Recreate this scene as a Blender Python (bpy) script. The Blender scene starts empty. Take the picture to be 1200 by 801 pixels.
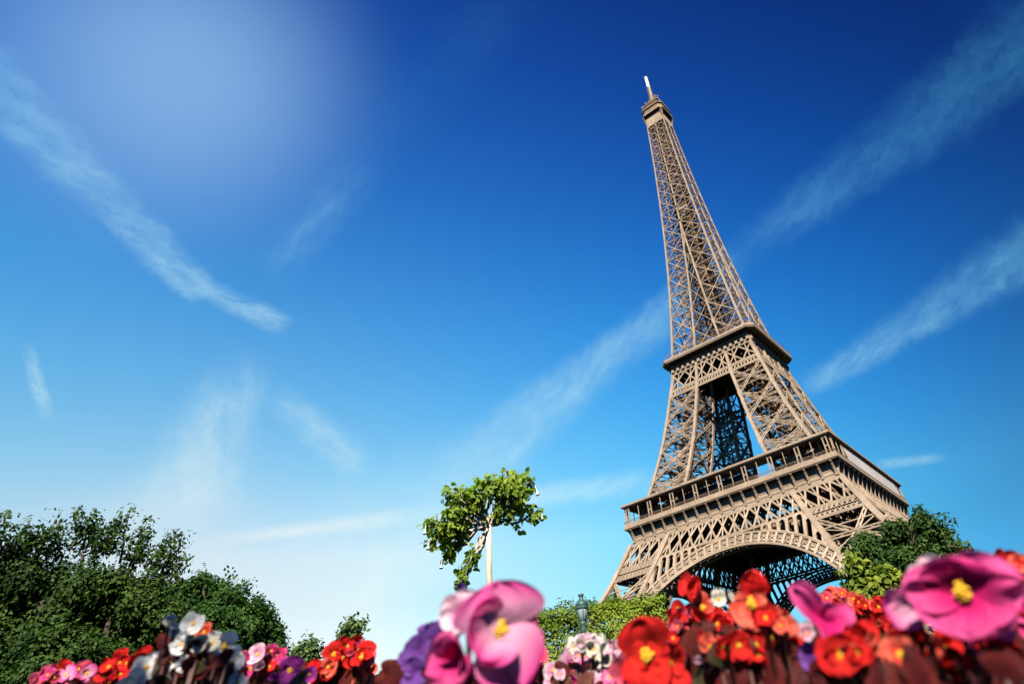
import bpy, math, random
import numpy as np
from mathutils import Vector, Matrix
random.seed(7); RNG = np.random.default_rng(7)
R = math.radians
sc = bpy.context.scene
COL = sc.collection

# ------------------------------------------------------------------ camera
CAM = Vector((77.224, -206.406, 0.28))
YAW, PITCH, ROLL, FPX = -0.54658, 0.723591, -0.156967, 694.11
PPX, PPY = 108.84, -121.12
FW = Vector((math.sin(YAW)*math.cos(PITCH), math.cos(YAW)*math.cos(PITCH), math.sin(PITCH)))
_rt = Vector((math.cos(YAW), -math.sin(YAW), 0)); _up = _rt.cross(FW)
RT = math.cos(ROLL)*_rt + math.sin(ROLL)*_up
UP = -math.sin(ROLL)*_rt + math.cos(ROLL)*_up
cam = bpy.data.cameras.new('camera'); camo = bpy.data.objects.new('camera', cam); COL.objects.link(camo)
camo.matrix_world = Matrix(((RT.x, UP.x, -FW.x, CAM.x), (RT.y, UP.y, -FW.y, CAM.y), (RT.z, UP.z, -FW.z, CAM.z), (0, 0, 0, 1)))
cam.sensor_width = 36; cam.lens = FPX/1200*36
cam.shift_x = -PPX/1200; cam.shift_y = PPY/1200
cam.clip_start = 0.01; cam.clip_end = 20000
cam.dof.use_dof = True; cam.dof.focus_distance = 30; cam.dof.aperture_fstop = 7.5
sc.camera = camo

def ray(px, py):
    return (FW*FPX + RT*(px-600-PPX) - UP*(py-400.5-PPY)).normalized()
def at(px, py, dist):
    """the real-world point seen at a photo pixel (1200 x 801) at a distance in metres"""
    return CAM + ray(px, py)*dist

# ------------------------------------------------------------------ sky, sun, exposure
SUN_AZ, SUN_EL = 147.0, 43.0
sc.view_settings.view_transform = 'Standard'; sc.view_settings.look = 'None'
sc.view_settings.exposure = 1.2; sc.view_settings.gamma = 1.0
sc.cycles.diffuse_bounces = 0; sc.cycles.max_bounces = 6; sc.cycles.transparent_max_bounces = 8
sun = bpy.data.lights.new('sun', 'SUN'); sun.energy = 5.0; sun.angle = R(0.53); sun.color = (1.0, 0.93, 0.82)
suno = bpy.data.objects.new('sun', sun); COL.objects.link(suno)
SD = Vector((math.sin(R(SUN_AZ))*math.cos(R(SUN_EL)), math.cos(R(SUN_AZ))*math.cos(R(SUN_EL)), math.sin(R(SUN_EL))))
suno.rotation_euler = SD.to_track_quat('Z', 'Y').to_euler()
suno.location = SD*500

world = bpy.data.worlds.new('World'); sc.world = world; world.use_nodes = True
NT = world.node_tree; NT.nodes.clear()
class NB:
    """small node builder"""
    def __init__(s, nt): s.nt = nt
    def n(s, t, **kw):
        o = s.nt.nodes.new(t)
        for k, v in kw.items(): setattr(o, k, v)
        return o
    def put(s, sock, v):
        if isinstance(v, bpy.types.NodeSocket): s.nt.links.new(v, sock)
        elif v is not None: sock.default_value = v
    def m(s, op, a, b=None, c=None, clamp=False):
        o = s.n('ShaderNodeMath', operation=op); o.use_clamp = clamp
        for i, v in enumerate((a, b, c)): s.put(o.inputs[i], v)
        return o.outputs[0]
    def vm(s, op, a, b=None, out=0):
        o = s.n('ShaderNodeVectorMath', operation=op); s.put(o.inputs[0], a); s.put(o.inputs[1], b)
        return o.outputs[out]
    def dot(s, a, b): return s.vm('DOT_PRODUCT', a, b, 1)
    def scale(s, a, k):
        o = s.n('ShaderNodeVectorMath', operation='SCALE'); s.put(o.inputs[0], a); s.put(o.inputs[3], k); return o.outputs[0]
    def rng(s, v, a, b, c, d, smooth=False):
        o = s.n('ShaderNodeMapRange'); o.interpolation_type = 'SMOOTHSTEP' if smooth else 'LINEAR'; o.clamp = True
        for i, x in enumerate((v, a, b, c, d)): s.put(o.inputs[i], x)
        return o.outputs[0]
    def mix(s, f, a, b, mode='MIX'):
        o = s.n('ShaderNodeMix', data_type='RGBA', blend_type=mode)
        s.put(o.inputs[0], f); s.put(o.inputs[6], a); s.put(o.inputs[7], b); return o.outputs[2]
    def ramp(s, f, pts, interp='LINEAR'):
        o = s.n('ShaderNodeValToRGB'); cr = o.color_ramp; cr.interpolation = interp
        while len(cr.elements) < len(pts): cr.elements.new(0.5)
        for e, (p, c) in zip(cr.elements, pts): e.position = p; e.color = (*c, 1)
        s.put(o.inputs[0], f); return o.outputs[0]
    def noise(s, vec, scale, detail=3, rough=0.5, out=0):
        o = s.n('ShaderNodeTexNoise'); s.put(o.inputs['Vector'], vec); s.put(o.inputs['Scale'], scale)
        o.inputs['Detail'].default_value = detail; o.inputs['Roughness'].default_value = rough
        return o.outputs[out]
W = NB(NT)
DIR = W.vm('NORMALIZE', W.n('ShaderNodeTexCoord').outputs['Generated'])
sky = W.n('ShaderNodeTexSky', sky_type='NISHITA'); sky.sun_disc = False
sky.sun_elevation = R(SUN_EL); sky.sun_rotation = R(SUN_AZ)
# polarising filter: darkens and saturates the sky with elevation and away from the pale quarter of the horizon
CO = [[-3.294, -3.887, -3.662], [-4.798, 2.012, 3.494], [2.694, -2.838, -2.964], [0.942, 3.848, 3.166], [2.375, -1.681, -1.939]]
zs = [0, .08, .15, .2, .26, .35, .45, .55, .65, .75, .85, 1]
A_ = [[math.exp(CO[1][c]*z+CO[2][c]*z*z)*((.40, .80, 1.2)[c] if z < .1 else (.54, .89, 1.15)[c] if z < .17 else (.68, .90, 1.0)[c] if z < .22 else 1) for c in range(3)] for z in zs]
ss = [.05, .18, .3, .42, .55, .68, .8, .9, 1.0]
B_ = [[math.exp(CO[3][c]*s+CO[4][c]*s*s) for c in range(3)] for s in ss]
am = [max(a[c] for a in A_) for c in range(3)]; bm = [max(b[c] for b in B_) for c in range(3)]
K = [math.exp(CO[0][c])*am[c]*bm[c]/(0.1*2**sc.view_settings.exposure) for c in range(3)]
sepz = W.n('ShaderNodeSeparateXYZ'); W.put(sepz.inputs[0], DIR)
fa = W.ramp(sepz.outputs[2], [(z, [a[c]/am[c] for c in range(3)]) for z, a in zip(zs, A_)])
hd = (math.sin(R(-70)), math.cos(R(-70)), 0)
fb = W.ramp(W.dot(DIR, hd), [(s, [b[c]/bm[c] for c in range(3)]) for s, b in zip(ss, B_)])
skyc = W.mix(1.0, sky.outputs[0], fa, 'MULTIPLY'); skyc = W.mix(1.0, skyc, fb, 'MULTIPLY')
skyc = W.vm('MULTIPLY', skyc, K)
# thin vapour trails and veils, laid along great circles of the sky
N1 = W.m('SUBTRACT', W.noise(DIR, 9, 4, .6), .5); N2 = W.m('SUBTRACT', W.noise(DIR, 45, 4, .65), .5)
N3 = W.noise(DIR, 22, 6, .72); N4 = W.noise(DIR, 95, 5, .75)
SEED = 0.0
def streak(p0, p1, w0, w1, opac, f0=.12, f1=.12, rag=1.0, hard=.5, side=0.0):
    a, b = ray(*p0), ray(*p1); nrm = a.cross(b).normalized(); mid = (a+b).normalized()
    e = (b-a).normalized(); L = math.asin(min(1, (b-a).length/2))*2
    sa, sb = a.dot(e), b.dot(e)
    s = W.m('DIVIDE', W.m('SUBTRACT', W.dot(DIR, e), sa), sb-sa)
    w = W.m('MULTIPLY_ADD', s, (w1-w0)/FPX, w0/FPX)
    q = W.m('DIVIDE', W.dot(DIR, nrm), W.m('MAXIMUM', w, .002))
    q = W.m('ADD', q, W.m('MULTIPLY', N1, .9*rag)); q = W.m('ADD', q, W.m('MULTIPLY', N2, .8*rag))
    aq = W.m('ABSOLUTE', q)
    prof = W.rng(aq, hard, 1.25, 1, 0, True)
    if side: prof = W.m('MULTIPLY', prof, W.rng(q, -1, 1, 1-side if side > 0 else 1, 1 if side > 0 else 1+side))
    al = W.m('MULTIPLY', W.rng(s, 0, f0, 0, 1, True), W.rng(s, 1-f1, 1, 1, 0, True))
    den = W.m('MULTIPLY', prof, al)
    global SEED
    SEED += 3.7; cv = W.n('ShaderNodeCombineXYZ'); wm = (w0+w1)/2/FPX
    W.put(cv.inputs[0], W.m('MULTIPLY', s, L/wm*.55)); W.put(cv.inputs[1], W.m('MULTIPLY_ADD', q, 1.5, W.m('MULTIPLY', s, L/wm*.35))); cv.inputs[2].default_value = SEED
    fib = W.noise(cv.outputs[0], 1.0, 5, .68)
    tex = W.rng(fib, .30, .72, 1-.85*min(1, rag), 1.3); tex = W.m('MULTIPLY', tex, W.m('MULTIPLY_ADD', N3, 1.0*rag, 1-.5*rag))
    den = W.m('MULTIPLY', den, tex)
    den = W.m('MULTIPLY', den, W.m('GREATER_THAN', W.dot(DIR, mid), .2))
    return W.m('MULTIPLY', den, opac)
TR = [
    streak((-60, 40), (245, 352), 25, 15, .95, .05, .08, .9, .3, .35),
    streak((205, 322), (345, 386), 11, 12, .8, .2, .18, .9, .2),
    streak((300, 335), (450, 175), 26, 24, .28, .3, .4, 1.0, .0),
    streak((335, 285), (410, 222), 8, 9, .22, .3, .4, 1.0, .0),
    streak((420, 210), (640, -60), 34, 45, .06, .3, .3, 1.0, .0),
    streak((1300, -20), (845, 310), 52, 20, .5, .05, .2, .8, .15, -.5),
    streak((880, 292), (480, 600), 20, 40, .95, .12, .45, .7, .1, .6),
    streak((1300, 235), (930, 462), 34, 13, .9, .05, .12, .8, .15, -.6),
    streak((1115, 534), (1015, 546), 5, 6, .50, .3, .3, .5, .1),
    streak((30, 395), (58, 500), 5, 6, .65, .4, .4, .9, .1),
    streak((300, 400), (195, 630), 26, 48, .6, .3, .35, .9, .0),
    streak((305, 445), (435, 555), 18, 18, .5, .4, .25, .9, .0),
    streak((205, 638), (530, 598), 5, 11, .4, .4, .3, .4, .1),
    streak((470, 606), (800, 556), 10, 18, .50, .3, .3, .6, .0),
    streak((586, 550), (640, 496), 8, 8, .35, .4, .4, .6, .0),
    streak((640, 500), (330, 740), 60, 90, .3, .4, .4, .7, .0),
    streak((20, 640), (330, 560), 40, 50, .2, .4, .4, .8, .0),
]
keep = 1.0
for t in TR: keep = W.m('MULTIPLY', keep, W.m('SUBTRACT', 1.0, t))
cov = W.m('SUBTRACT', 1.0, keep)
# the vapour scatters sunlight over the sky behind it, so it is always a little paler than that sky
sr_ = W.n('ShaderNodeSeparateXYZ'); W.put(sr_.inputs[0], skyc); gr_ = W.n('ShaderNodeCombineXYZ'); W.put(gr_.inputs[0], W.m('MULTIPLY', sr_.outputs[1], .58))
vap = W.vm('ADD', W.vm('ADD', W.vm('MULTIPLY', skyc, (.95, .97, .52)), gr_.outputs[0]), (.12, 1.1, 1.9))
skyc = W.mix(cov, skyc, vap)
# round pale glow painted into the sky, upper left; no sun behind it
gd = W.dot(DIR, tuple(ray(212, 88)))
sky_glow = W.m('POWER', W.rng(gd, math.cos(R(19.5)), 1.0, 0, 1, False), 3.2)
skyc = W.mix(W.m('MULTIPLY', sky_glow, .76), skyc, (.12, .22, .36, 1))
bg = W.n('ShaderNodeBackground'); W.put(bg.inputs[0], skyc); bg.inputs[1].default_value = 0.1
# Nishita radiance x 0.1; the glow colour above is already display radiance, so scale it back
for nd in list(NT.nodes):
    pass
def _tenfold(sock):
    sock.default_value = tuple(v*10 for v in sock.default_value[:3]) + (1,)
for nd in NT.nodes:
    if nd.bl_idname == 'ShaderNodeMix' and nd.blend_type == 'MIX' and not nd.inputs[7].is_linked: _tenfold(nd.inputs[7])
out = W.n('ShaderNodeOutputWorld'); NT.links.new(bg.outputs[0], out.inputs[0])

# ------------------------------------------------------------------ mesh helpers
def tag(o, label=None, cat=None, group=None, kind=None):
    if label: o['label'] = label
    if cat: o['category'] = cat
    if group: o['group'] = group
    if kind: o['kind'] = kind
    return o
def empty(name, loc=(0, 0, 0)):
    o = bpy.data.objects.new(name, None); COL.objects.link(o); o.location = loc; o.empty_display_size = .1
    return o
def link_mesh(name, me, parent=None, loc=None, rot=None, scl=None):
    o = bpy.data.objects.new(name, me); COL.objects.link(o)
    if parent is not None: o.parent = parent
    if loc is not None: o.location = loc
    if rot is not None: o.rotation_euler = rot
    if scl is not None: o.scale = scl
    return o
class MB:
    def __init__(s): s.v = []; s.f = []; s.attr = []
    def add(s, vs, fs):
        b = len(s.v); s.v.extend([tuple(v) for v in vs]); s.f.extend([tuple(i+b for i in f) for f in fs])
    def box(s, x0, x1, y0, y1, z0, z1):
        s.add([(x0, y0, z0), (x1, y0, z0), (x1, y1, z0), (x0, y1, z0), (x0, y0, z1), (x1, y0, z1), (x1, y1, z1), (x0, y1, z1)],
              [(0, 3, 2, 1), (4, 5, 6, 7), (0, 1, 5, 4), (1, 2, 6, 5), (2, 3, 7, 6), (3, 0, 4, 7)])
    def beam(s, a, b, w, d, nrm=(0, -1, 0)):
        """box from a to b, w wide across nrm, d deep along nrm"""
        a = Vector(a); b = Vector(b); t = (b-a)
        if t.length < 1e-6: return
        t.normalize(); n = Vector(nrm); x = t.cross(n)
        if x.length < 1e-4: x = t.cross(Vector((1, 0, 0.01)))
        x.normalize(); n = x.cross(t).normalized(); x = x*(w/2); n = n*(d/2)
        s.add([a-x-n, a+x-n, a+x+n, a-x+n, b-x-n, b+x-n, b+x+n, b-x+n],
              [(0, 1, 2, 3), (7, 6, 5, 4), (0, 4, 5, 1), (1, 5, 6, 2), (2, 6, 7, 3), (3, 7, 4, 0)])
    def tube(s, pts, rad, n=8, cap=True):
        pts = [Vector(p) for p in pts]; b = len(s.v); prev = None
        for i, p in enumerate(pts):
            t = (pts[min(i+1, len(pts)-1)]-pts[max(i-1, 0)]).normalized()
            if prev is None:
                x = t.cross(Vector((0, 0, 1)));
                if x.length < 1e-3: x = Vector((1, 0, 0))
            else: x = prev - t*prev.dot(t)
            x.normalize(); prev = x; y = t.cross(x)
            for k in range(n):
                a = 2*math.pi*k/n; s.v.append(tuple(p + (x*math.cos(a)+y*math.sin(a))*rad[i]))
        for i in range(len(pts)-1):
            for k in range(n):
                s.f.append((b+i*n+k, b+i*n+(k+1) % n, b+(i+1)*n+(k+1) % n, b+(i+1)*n+k))
        if cap:
            s.f.append(tuple(b+k for k in reversed(range(n)))); s.f.append(tuple(b+(len(pts)-1)*n+k for k in range(n)))
    def lathe(s, prof, n=16, c=(0, 0, 0)):
        b = len(s.v)
        for r, z in prof:
            for k in range(n):
                a = 2*math.pi*k/n; s.v.append((c[0]+r*math.cos(a), c[1]+r*math.sin(a), c[2]+z))
        for i in range(len(prof)-1):
            for k in range(n): s.f.append((b+i*n+k, b+i*n+(k+1) % n, b+(i+1)*n+(k+1) % n, b+(i+1)*n+k))
        s.f.append(tuple(b+k for k in reversed(range(n)))); s.f.append(tuple(b+(len(prof)-1)*n+k for k in range(n)))
    def mesh(s, name, m, smooth=False):
        me = bpy.data.meshes.new(name); me.from_pydata(s.v, [], s.f); me.materials.append(m)
        if smooth: me.polygons.foreach_set('use_smooth', [True]*len(me.polygons))
        me.update(); return me
    def build(s, name, m, parent=None, smooth=False, **kw):
        return link_mesh(name, s.mesh(name, m, smooth), parent, **kw)

# ------------------------------------------------------------------ materials
def mat(name):
    m = bpy.data.materials.new(name); m.use_nodes = True
    return m, NB(m.node_tree), m.node_tree.nodes['Principled BSDF']
def simple(name, col, rough=.6, metal=0.0, var=.15, scale=3.0, bump=0.0, spec=.5):
    m, b, p = mat(name)
    co = b.n('ShaderNodeTexCoord').outputs['Object']
    nz = b.noise(co, scale, 5, .6)
    f = b.rng(nz, .3, .7, 1-var, 1+var)
    c = b.scale((col[0], col[1], col[2]), f); b.put(p.inputs['Base Color'], c)
    p.inputs['Roughness'].default_value = rough; p.inputs['Metallic'].default_value = metal
    p.inputs['Specular IOR Level'].default_value = spec
    if bump:
        bp = b.n('ShaderNodeBump'); bp.inputs['Strength'].default_value = bump; b.put(bp.inputs['Height'], b.noise(co, scale*6, 4)); b.put(p.inputs['Normal'], bp.outputs[0])
    return m
def leafmat(name, c1, c2, trans=.35, rough=.5, tint=(1.0, 1.25, .45)):
    """foliage: every leaf its own tone between c1 and c2, partly see-through to light"""
    m, b, p = mat(name)
    rnd = b.n('ShaderNodeNewGeometry').outputs['Random Per Island']
    big = b.noise(b.n('ShaderNodeTexCoord').outputs['Object'], .9, 2)
    f = b.m('ADD', b.m('MULTIPLY', rnd, .75), b.rng(big, .35, .65, -.25, .45), clamp=True)
    c = b.mix(f, (*c1, 1), (*c2, 1)); b.put(p.inputs['Base Color'], c)
    p.inputs['Roughness'].default_value = .65; p.inputs['Specular IOR Level'].default_value = .18
    t = b.n('ShaderNodeBsdfTranslucent'); b.put(t.inputs[0], b.vm('MULTIPLY', c, tint))
    mx = b.n('ShaderNodeMixShader'); mx.inputs[0].default_value = trans
    b.put(mx.inputs[1], p.outputs[0]); b.put(mx.inputs[2], t.outputs[0])
    b.put(m.node_tree.nodes['Material Output'].inputs[0], mx.outputs[0]); return m
M = {}
def iron(name, col):
    m, b, p = mat(name)
    co = b.n('ShaderNodeTexCoord').outputs['Object']
    st = b.vm('MULTIPLY', co, (1.6, 1.6, .12)); f = b.rng(b.noise(co, .16, 5, .65), .3, .7, .78, 1.2); f2 = b.m('MULTIPLY', b.rng(b.noise(co, 1.7, 5, .75), .3, .75, .84, 1.14), b.rng(b.noise(st, 1.0, 5, .7), .3, .7, .84, 1.14))
    c = b.scale(col, b.m('MULTIPLY', f, f2))
    rust = b.rng(b.noise(co, .7, 6, .75), .52, .75, 0, .6)
    b.put(p.inputs['Base Color'], b.mix(rust, c, (col[0]*.72, col[1]*.55, col[2]*.42, 1)))
    p.inputs['Roughness'].default_value = .62; p.inputs['Specular IOR Level'].default_value = .3
    return m
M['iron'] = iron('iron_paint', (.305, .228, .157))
M['iron_dark'] = iron('iron_paint_shaded', (.19, .118, .064))  # darker copy of the iron paint, interior shade put into its colour
M['roof'] = simple('roof_sheet', (.20, .15, .11), .6, var=.2, scale=.3)
M['glass_dark'] = simple('pavilion_glass', (.05, .055, .06), .12, var=.3, scale=.4)
M['screen'] = simple('pale_wind_screen', (.50, .44, .39), .35, var=.1, scale=.15)
M['white'] = simple('white_mast', (.78, .78, .78), .5, var=.05)
M['stone'] = simple('pedestal_stone', (.38, .34, .28), .8, var=.15, scale=.5, bump=.2)
M['grass'] = simple('lawn', (.030, .052, .014), .9, var=.35, scale=1.5, bump=.4)
M['gravel'] = simple('gravel', (.16, .14, .11), .9, var=.2, scale=20, bump=.4)
M['soil'] = simple('bed_soil', (.045, .03, .02), .95, var=.4, scale=18, bump=.8)
M['stonekerb'] = simple('kerb_stone', (.34, .32, .29), .8, var=.15, scale=6, bump=.2)
M['bark'] = simple('bark', (.12, .085, .055), .85, var=.35, scale=6, bump=.5)
M['bark_pale'] = simple('pale_bark', (.50, .42, .32), .8, var=.18, scale=14, bump=.3)
M['twig'] = simple('twig', (.20, .13, .07), .8, var=.3, scale=20)
M['lamp'] = simple('green_cast_iron', (.030, .075, .068), .45, var=.2, scale=8)
M['lampglass'] = simple('frosted_glass', (.24, .30, .30), .25, var=.08, scale=8)

# ------------------------------------------------------------------ ground
g = MB(); g.add([(-4000, -4000, 0), (4000, -4000, 0), (4000, 4000, 0), (-4000, 4000, 0)], [(0, 1, 2, 3)])
tag(g.build('lawn', M['grass']), kind='structure')
def ground_quad(name, m, pts, z):
    q = MB(); q.add([(x, y, z) for x, y in pts], [tuple(range(len(pts)))]); return tag(q.build(name, m), kind='structure')
cx, cy = CAM.x, CAM.y
ground_quad('gravel_path', M['gravel'], [(cx-60, cy+2.6), (cx+50, cy+2.6), (cx+50, cy+5.2), (cx-60, cy+5.2)], .004)
M['asphalt'] = simple('asphalt', (.06, .06, .062), .9, var=.2, scale=4, bump=.2)
ground_quad('esplanade', M['asphalt'], [(-75, -75), (75, -75), (75, 75), (-75, 75)], .006)
bed = MB(); NX, NY = 60, 24
for j in range(NY+1):
    for i in range(NX+1):
        x = cx-3.2+6.2*i/NX; y = cy-1.0+3.3*j/NY
        ed = min(i, NX-i, j*1.6, (NY-j)*1.6)/6
        bed.v.append((x, y, .012+.05*min(1, ed)+.012*(math.sin(x*31+y*17)+math.sin(x*13-y*41))*min(1, ed)))
for j in range(NY):
    for i in range(NX):
        a = j*(NX+1)+i; bed.f.append((a, a+1, a+NX+2, a+NX+1))
tag(bed.build('soil', M['soil'], smooth=True), kind='structure')

# ------------------------------------------------------------------ the tower
TZ = -0.52
PZ = [0, 10, 25, 37.3, 42.5, 52.0, 58, 67.3, 75, 82, 88, 94, 100.7, 110.8, 118, 128.4, 137, 143.8, 154.3, 165, 177, 189, 206, 218, 230, 248, 267, 280]
PW = [62.5, 57.4, 49.6, 43.0, 39.7, 35.0, 32.4, 28.9, 26.2, 23.9, 22.3, 20.8, 19.3, 17.0, 16.2, 14.85, 13.85, 13.1, 12.1, 11.15, 10.2, 9.35, 8.25, 7.6, 6.95, 6.15, 5.4, 4.9]
IZ = [0, 15, 25.7, 35, 51.3, 57, 67, 82, 101, 110.9, 118, 127, 136.5, 147.6, 157, 167, 177, 187, 300]
IV = [40, 37.4, 33.8, 29.3, 20.8, 18.4, 14.4, 10.7, 7.3, 6.4, 5.5, 4.5, 3.7, 2.75, 2.0, 1.4, .6, 0, 0]
def Wz(z): return float(np.interp(z, PZ, PW))
def Iz(z): return float(np.interp(z, IZ, IV))
tower = tag(empty('iron_tower', (0, 0, TZ)), 'tall tan wrought-iron lattice tower on four splayed legs, narrowing to an antenna', 'tower')
def four(name, mb, m, parent=None, smooth=False, which=(0, 1, 2, 3)):
    """the same part on each of the four sides: one mesh, four objects turned by quarter turns"""
    me = mb.mesh(name, m, smooth); r = []
    for k in which: r.append(link_mesh(name, me, parent or tower, rot=(0, 0, k*math.pi/2)))
    return r
def fa_(x, z, off=0.0): return Vector((x, -(Wz(z)+off), z))          # a point on the front face
# corners of one leg (the +x, -y one)
def oo(z): w = Wz(z); return Vector((w, -w, z))
def oi(z): return Vector((Iz(z), -Wz(z), z))
def io(z): return Vector((Wz(z), -Iz(z), z))
def ii(z): i = Iz(z); return Vector((i, -i, z))
FN = {0: (0, -1, 0), 1: (1, 0, 0)}
def chain(mb, fn, z0, z1, w, d, nrm, step=5.0):
    n = max(1, int((z1-z0)/step)); zz = [z0+(z1-z0)*i/n for i in range(n+1)]
    for a, b in zip(zz, zz[1:]): mb.beam(fn(a), fn(b), w, d, nrm)
def latt_beam(mb, a, b, w, d, nrm, n=5):
    """an open girder: two chords laced by small diagonals"""
    a = Vector(a); b = Vector(b); t = (b-a).normalized(); x = t.cross(Vector(nrm)).normalized()*(w*.36)
    c = w*.34
    mb.beam(a-x, b-x, c, d, nrm); mb.beam(a+x, b+x, c, d, nrm)
    for i in range(n):
        p = a.lerp(b, i/n); q = a.lerp(b, (i+1)/n); s = 1 if i % 2 else -1
        mb.beam(p+x*s, q-x*s, c*.7, d*.6, nrm)
def face_panels(mb, L, Rr, zn, nrm, w, horiz='cross', inner=None):
    for z0, z1 in zip(zn, zn[1:]):
        a0, b0, a1, b1 = L(z0), Rr(z0), L(z1), Rr(z1)
        latt_beam(mb, a0, b1, w, w*.5, nrm, 7); latt_beam(mb, b0, a1, w, w*.5, nrm, 7)
        zm = z0+(z1-z0)*(b0-a0).length/((b0-a0).length+(b1-a1).length)
        if horiz == 'cross': latt_beam(mb, L(zm), Rr(zm), w*.85, w*.5, nrm, 6)
        if horiz == 'node': latt_beam(mb, a1, b1, w*.8, w*.5, nrm, 6)
        for f_ in (.25, .75):
            zq = z0+(z1-z0)*f_; mb.beam(L(zq), Rr(zq), w*.26, w*.26, nrm); mb.beam(L(zq), L(zm).lerp(Rr(zm), .5), w*.22, w*.22, nrm); mb.beam(Rr(zq), L(zm).lerp(Rr(zm), .5), w*.22, w*.22, nrm)
        c = (a0+b0+a1+b1)/4; g = w*.9; n = Vector(nrm); off = n*(w*.32)
        c2 = L(zm).lerp(Rr(zm), .5)+off
        mb.beam(c2-Vector((0, 0, g*.75)), c2+Vector((0, 0, g*.75)), g*1.3, .08, nrm)
def leg_mesh(zn, pw, dw, top):
    mb = MB(); z0, z1 = zn[0], top
    for fn in (oo, oi, io, ii):
        chain(mb, fn, z0, z1, pw, pw, (0, -1, 0))
    face_panels(mb, oi, oo, zn, (0, -1, 0), dw); face_panels(mb, oo, io, zn, (1, 0, 0), dw)
    face_panels(mb, ii, oi, zn, (-1, 0, 0), dw); face_panels(mb, io, ii, zn, (0, 1, 0), dw)
    for z in zn:
        mb.beam(oo(z), ii(z), dw*.5, dw*.5, (0, 0, 1)); mb.beam(oi(z), io(z), dw*.5, dw*.5, (0, 0, 1))
    # gussets on the posts
    for z in zn[1:-1]:
        for fn, n in ((oo, (0, -1, 0)), (oi, (0, -1, 0)), (oo, (1, 0, 0)), (io, (1, 0, 0))):
            p = fn(z)+Vector(n)*(pw*.5+.03); t = (fn(z+1)-fn(z-1)).normalized()*(pw*1.1)
            mb.beam(p-t, p+t, pw*1.35, .08, n)
    return mb
def inside_mesh(z0, z1, step, w):
    """lift track, stairs and inner ties that fill a leg"""
    mb = MB()
    def ctr(z, fx, fy):
        i, o = Iz(z), Wz(z); return Vector((i+(o-i)*fx, -(i+(o-i)*fy), z))
    for fx, fy in ((.35, .35), (.65, .35), (.35, .65), (.65, .65)):
        chain(mb, lambda z: ctr(z, fx, fy), z0, z1, w*.9, w*.9, (0, -1, 0))
    z = z0; k = 0
    while z+step <= z1+.01:
        q = z+step
        for (a, b) in (((.35, .35), (.65, .65)), ((.65, .35), (.35, .65)), ((.35, .65), (.65, .35)), ((.65, .65), (.35, .35))):
            mb.beam(ctr(z, *a), ctr(q, *b), w*.5, w*.5, (1, 0, 0))
        for (a, b) in (((0.02, .5), (.35, .5)), ((.65, .5), (.98, .5)), ((.5, .02), (.5, .35)), ((.5, .65), (.5, .98)), ((.35, .35), (.65, .35)), ((.35, .65), (.65, .65))):
            mb.beam(ctr(q, *a), ctr(q, *b), w*.6, w*.6, (0, 0, 1))
        mb.beam(ctr(z, .1, .2), ctr(q, .9 if k % 2 else .2, .8), 1.0, .2, (0, 0, 1)); k += 1
        z = q
    return mb
zl = [5, 17.6, 30.2, 42.3]
legs = four('leg', leg_mesh(zl, 1.35, 1.05, 51.8), M['iron'])
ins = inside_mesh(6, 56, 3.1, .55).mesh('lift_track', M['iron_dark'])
st = MB()
for fn in (oo, oi, io, ii):
    p = fn(2.5); st.lathe([(4.9, -3), (4.9, 1.2), (4.3, 1.6), (3.4, 3.8), (0.05, 4.2)], 4, (p.x, p.y, 0))
stm = st.mesh('stone_base', M['stone'])
for l in legs:
    link_mesh('lift_track', ins, l); link_mesh('stone_base', stm, l)
zu = [57.5, 65.2, 71.2, 81.2, 91.4, 101.6]
ulegs = four('upper_leg', leg_mesh(zu, 1.0, .85, 101.6), M['iron'])
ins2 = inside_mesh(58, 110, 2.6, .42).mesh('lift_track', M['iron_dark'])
for l in ulegs: link_mesh('lift_track', ins2, l)

# belts across each face
def bay_lattice(mb, xa, xb, z0, z1, bay, w, off=0.0, vert=True, chords=.6, d=.35):
    n = max(1, round((xb(z0)-xa(z0))/bay))
    P = lambda f, z: fa_(xa(z)+(xb(z)-xa(z))*f, z, -off)
    zm = (z0+z1)/2
    for i in range(n):
        f0, f1 = i/n, (i+1)/n
        mb.beam(P(f0, z0), P(f1, z1), w, d); mb.beam(P(f1, z0), P(f0, z1), w, d)
        if vert: mb.beam(P((f0+f1)/2, z0), P((f0+f1)/2, z1), w*.75, d*.7)
    if chords:
        for z in (z0, z1): mb.beam(P(0, z), P(1, z), chords, d*1.6)
nI = lambda z: -Iz(z); pI = Iz; nW = lambda z: -Wz(z); pW = Wz
b1 = MB()
for A, B in ((nW, nI), (nI, pI), (pI, pW)): bay_lattice(b1, A, B, 45.4, 51.5, 3.9, .5, 0)
for A, B in ((nW, nI), (pI, pW)):
    bay_lattice(b1, A, B, 43.75, 45.1, 1.45, .42, 0, vert=False, chords=.3); bay_lattice(b1, A, B, 42.4, 43.75, 1.45, .42, 0, vert=False, chords=.3)
    b1.beam(fa_(A(42.4), 42.4), fa_(B(42.4), 42.4), .6, .5); b1.beam(fa_(A(45.2), 45.2), fa_(B(45.2), 45.2), .6, .5)
for A, B in ((nW, nI), (nI, pI), (pI, pW)):
    n_ = max(1, round((B(48)-A(48))/3.9))
    for i in range(n_+1):                       # small ties that close the diamonds above and below
        for dz, zc in ((1.5, 51.4), (-1.5, 45.5)):
            for sg in (-1, 1):
                f0, f1 = i/n_, i/n_+sg*.25/n_
                if 0 <= f1 <= 1: b1.beam(fa_(A(zc-dz*.98)+(B(zc-dz)-A(zc-dz))*f1, zc-dz*.98, -.1), fa_(A(zc)+(B(zc)-A(zc))*f0, zc, -.1), .26, .25)
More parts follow.
